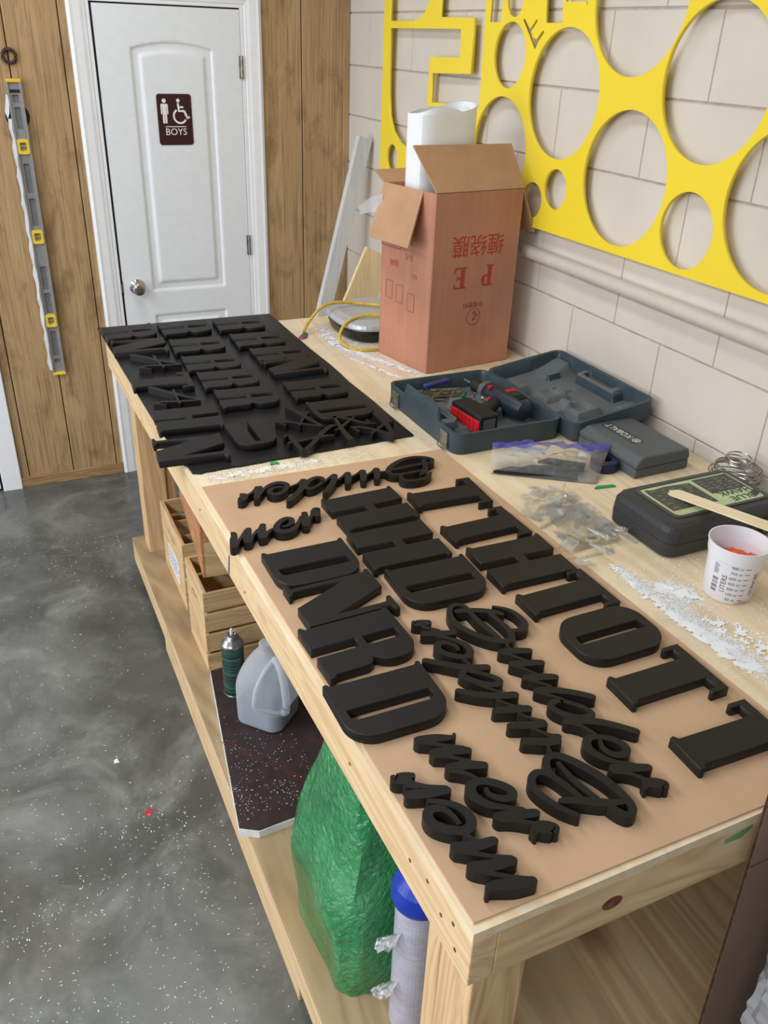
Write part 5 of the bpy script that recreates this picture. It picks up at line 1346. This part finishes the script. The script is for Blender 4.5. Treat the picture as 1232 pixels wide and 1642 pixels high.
fpoly = [(-1.253, -1.905), (-.95, -1.89), (-.94, -2.43), (-1.147, -2.554), (-1.30, -2.562), (-1.345, -2.535)]
obj('foam_core', prism(fpoly, .0005, .024), M['foam_edge'], fb)
c0 = Vector((-1.12, -2.25))
obj('facing', prism([tuple(c0+(Vector(p)-c0)*.993) for p in fpoly], .0242, .0255), M['foam_dark'], fb)
def ftxt(s, size, x, y, a):
    o = obj('printed_word', xf(text_bm(s, size, .0003, 'CENTER', .95), Matrix.Rotation(a, 4, 'Z')), M['foam_print'], fb, (x, y, .0257))
ftxt('COLORCORE', .023, -1.168, -2.40, math.radians(122)); ftxt('COLORCORE', .023, -1.262, -2.275, math.radians(122)); ftxt('COLORCORE', .023, -1.03, -2.36, math.radians(122)); ftxt('COLORCORE', .023, -1.05, -2.10, math.radians(122))
bm = bmesh.new()
for k in range(40):
    y = -2.52+k*.014; box(bm, -1.30+.0+max(0, (y+2.5)*.13), -1.02, y, y+.0012, .0256, .0257)
bm.free()
# spray can
sc_ = thing('spray_can', 'green spray can with a silver dome and white nozzle, on the dark foam board', 'spray can', (-1.2075, -2.03, ZS+.0262))
obj('can_body', lathe([(0, .001), (.031, .001), (.033, .004), (.033, .178), (.0325, .181), (0, .181)], 40), M['can_green'], sc_, smooth=False)
obj('can_dome', lathe([(.0335, .180), (.0345, .183), (.0335, .187), (.030, .192), (.023, .204), (.016, .211), (.0145, .213), (.0145, .216), (.0125, .217), (0, .2165)], 40), M['can_metal'], sc_, smooth=False)
obj('can_rim', lathe([(.0315, .0005), (.0342, .001), (.0342, .005), (.033, .006)], 40), M['can_metal'], sc_)
obj('nozzle', lathe([(0, .216), (.0045, .216), (.0045, .232), (.0035, .236), (0, .236)], 16), M['can_white'], sc_)
obj('nozzle_tab', tube([(.004, -.002, .226), (.009, -.004, .23), (.011, -.005, .222), (.008, -.004, .216)], .0016, 8), M['can_white'], sc_, smooth=True)
# milk jug
jg = thing('plastic_jug', 'milky plastic gallon jug part full of water, on the dark foam board', 'jug', (-1.145, -2.165, ZS+.0262), math.radians(-48))
def jug_ring(hw, z, r, push=0):
    pts = rrect(-hw, hw, -hw, hw, min(r, hw*.98), 6)
    return [(x-push*(1 if x > 0 else 0)*max(0, 1-abs(y)/hw), y, z) for x, y in pts]
prof = [(.060, .001, .03), (.072, .006, .034), (.0745, .02, .036), (.0755, .09, .036), (.0755, .13, .038), (.072, .155, .042), (.062, .185, .044), (.047, .212, .04), (.031, .232, .028), (.021, .243, .0205), (.0195, .248, .019), (.0195, .262, .019), (.0185, .265, .018)]
bm = loft([jug_ring(*p) for p in prof])
# hollow behind the handle: press the side in
for v in bm.verts: pass
def jug_body():
    bm = bmesh.new(); rings = []
    fine = cat_rom(prof, 5)
    for hw, z, r in fine:
        ring = []
        for x, y in rrect(-hw, hw, -hw, hw, min(r, hw*.98), 10):
            # recess facing the corner (+x,-y): pull in
            d = Vector((1, -1)).normalized(); along_ = x*d.x+y*d.y; side = abs(x*d.y-y*d.x)
            m_ = sstep(.085, .115, z)*sstep(-.215, -.19, -z)*sstep(.034, .05, along_)*0
            ring.append((x, y, z))
        rings.append(ring)
    return loft(rings, True, bm)
bm.free()
obj('jug_body', jug_body(), M['jug'], jg, smooth=True)
# handle: a bowed bar bridging a flat recess on the corner towards the camera
dv = Vector((-.20, -1, 0)).normalized(); dv = Matrix.Rotation(math.radians(48), 3, 'Z') @ dv
side = Vector((-dv.y, dv.x, 0))
def on_jug(o, z, s): p = dv*o+side*s; return (p.x, p.y, z)
hd = [on_jug(.036, .232, .02), on_jug(.066, .222, .03), on_jug(.082, .195, .036), on_jug(.0905, .155, .04), on_jug(.094, .115, .042), on_jug(.092, .085, .04), on_jug(.078, .068, .034)]
obj('jug_handle', tube(cat_rom(hd, 6), .0115, 12), M['jug'], jg, smooth=True)
hs = [on_jug(.036, .232, .02), on_jug(.062, .212, -.012), on_jug(.080, .178, -.036), on_jug(.088, .14, -.046), on_jug(.090, .11, -.046), on_jug(.089, .095, -.02), on_jug(.088, .078, .02), on_jug(.08, .07, .034)]
obj('recess_edge', tube(cat_rom(hs, 6), .006, 10), M['jug'], jg, smooth=True)
wt = [(.0585, .003, .03), (.0705, .008, .034), (.073, .02, .036), (.074, .062, .036), (.074, .064, .036)]
obj('water', loft([jug_ring(*p) for p in wt]), M['water'], jg, smooth=False)
# green bubble wrap
bwp = thing('bubble_wrap', 'big folded bundle of green bubble wrap standing on the low shelf', 'bubble wrap', (-1.14, -2.88, ZS))
def bundle(layers, n=40):
    rings = []
    L = cat_rom(layers, 6)
    for (cx, cy, hx, hy, z) in L:
        ring = []
        for i in range(n):
            a = 2*PI*i/n; c, s = math.cos(a), math.sin(a); e = .42
            x = cx+hx*math.copysign(abs(c)**e, c); y = cy+hy*math.copysign(abs(s)**e, s)
            w = .003*math.sin(7*a+14*z)+.003*math.sin(11*a-17*z)
            ring.append((x+w*c, y+w*s, z))
        rings.append(ring)
    return loft(rings)
obj('wrap_body', bundle([(.0, -.0, .135, .165, .001), (.0, .005, .135, .17, .08), (.0, .02, .135, .17, .2), (.02, .03, .12, .15, .33), (.04, .03, .105, .12, .48), (.06, .03, .085, .09, .62), (.07, .03, .07, .07, .68)]), M['bubble'], bwp, smooth=True)
# stretch film roll
sr = thing('stretch_film_roll', 'upright roll of stretch film with a blue handle cap, beside the front bench leg', 'film roll', (-1.150, -3.12, ZS))
obj('film_body', lathe([(0, .001), (.036, .001), (.0445, .004), (.046, .01), (.046, .395), (.04, .40), (0, .40)], 40), M['stretch'], sr, smooth=False)
obj('blue_cap', lathe([(.047, .386), (.054, .388), (.056, .396), (.0555, .412), (.05, .43), (.038, .444), (.026, .452), (.024, .50), (.025, .54), (.0, .545)], 40), M['blue_plastic'], sr, smooth=False)
random.seed(33)
for (z, r_) in ((.30, .05), (.15, .04)):
    rows = []
    for j in range(9):
        t = j/8; row = []
        for i in range(13):
            s = i/12; a = 2.75+.75*s; rr = .0465+.045*t*(.5+.5*math.sin(PI*s))+random.uniform(-.004, .004)*t
            row.append((rr*math.cos(a), rr*math.sin(a), z+.05*(s-.5)*(1-.3*t)-.02*t+random.uniform(-.007, .007)*t))
        rows.append(row)
    obj('loose_film', sheet(rows), M['foil_wrap'], sr)
# cardboard sheet and clear bubble wrap at the front
cs = thing('cardboard_sheet', 'brown corrugated cardboard sheet standing against the near end of the bench', 'cardboard', (-.765, -3.488, 0))
cs.rotation_euler = (0, -.058, 0)
n = 220; top = 1.06
bm = bmesh.new(); box(bm, .0, .62, -.0005, .0, .001, top); box(bm, .0, .62, -.0065, -.006, .001, top)
obj('liner', bm, M['carton_brown'], cs)
bm = bmesh.new()
rows = []
for i in range(n*4+1):
    z = .002+(top-.003)*i/(n*4); y = -.00325+.0024*math.sin(i*PI/2*1.0)
    rows.append([(.0008, y, z), (.0008, y-.0004, z), (.60, y-.0004, z), (.60, y, z)])
loft(rows, True, bm)
obj('fluting', bm, M['carton_edge'], cs)
obj('crease', bx(.0, .62, -.0072, -.0066, .905, .908), M['carton_edge'], cs)
cw = thing('clear_bubble_wrap', 'clear bubble wrap bundle standing in front of the cardboard sheet, right edge', 'bubble wrap', (-.60, -3.60, 0))
def clear_bundle():
    bm = bmesh.new(); rows = []
    for j in range(60):
        z = .001+.98*j/59; ring = []
        for i in range(36):
            a = 2*PI*i/36; c, s = math.cos(a), math.sin(a)
            w = .004*math.sin(9*a+z*25)+.006*abs(math.sin(z*70))*(1 if i % 2 else .3)
            ring.append(((.205+w)*math.copysign(abs(c)**.5, c), (.062+w)*math.copysign(abs(s)**.6, s), z))
        rows.append(ring)
    return loft(rows, True, bm)
obj('wrap_body', clear_bundle(), M['clearwrap'], cw)

# ------------------------------------------------------------------ light and camera
def area(name, loc, size, size_y, power, col=(1, 1, 1), rot=(0, 0, 0)):
    l = bpy.data.lights.new(name, 'AREA'); l.shape = 'RECTANGLE'; l.size = size; l.size_y = size_y; l.energy = power; l.color = col
    o = bpy.data.objects.new(name, l); COL.objects.link(o); o.location = loc; o.rotation_euler = rot; return o
area('ceiling_light', (-1.3, -1.6, 3.1), .35, 2.4, 21, (1, .99, .975))
area('ceiling_light', (-3.4, -2.3, 3.0), .8, 2.6, 68, (.965, .985, 1))
area('ceiling_light', (-3.5, -5.0, 3.0), .8, 2.4, 94, (.965, .985, 1))
area('left_fill_light', (-5.4, -2.1, 1.55), 2.2, 3.0, 104, (.94, .97, 1), (0, -PI/2, 0))  # added fill lamp for the low light from the left, no window modelled
w = bpy.data.worlds.new('room'); SC.world = w; w.use_nodes = True
w.node_tree.nodes['Background'].inputs[0].default_value = (.93, .96, 1, 1)
w.node_tree.nodes['Background'].inputs[1].default_value = .15

cam = bpy.data.cameras.new('camera'); co_ = bpy.data.objects.new('camera', cam); COL.objects.link(co_)
yaw, pit, rol = CAM[1:4]
fwd = Vector((math.sin(yaw)*math.cos(pit), math.cos(yaw)*math.cos(pit), -math.sin(pit)))
rt = Vector((math.cos(yaw), -math.sin(yaw), 0)); upv = rt.cross(fwd)
r2 = rt*math.cos(rol)+upv*math.sin(rol); u2 = -rt*math.sin(rol)+upv*math.cos(rol)
mm_ = Matrix((r2, u2, -fwd)).transposed().to_4x4(); mm_.translation = CAM[4:7]
co_.matrix_world = mm_
cam.sensor_fit = 'VERTICAL'; cam.sensor_height = 24; cam.lens = CAM[0]/1642*24; cam.clip_start = .02
SC.camera = co_
SC.view_settings.view_transform = 'Standard'; SC.view_settings.look = 'None'
SC.view_settings.exposure = 0.0; SC.view_settings.gamma = 1; SC.view_settings.use_curve_mapping = False
SC.cycles.max_bounces = 10; SC.cycles.transparent_max_bounces = 24
SC.cycles.sample_clamp_indirect = 6
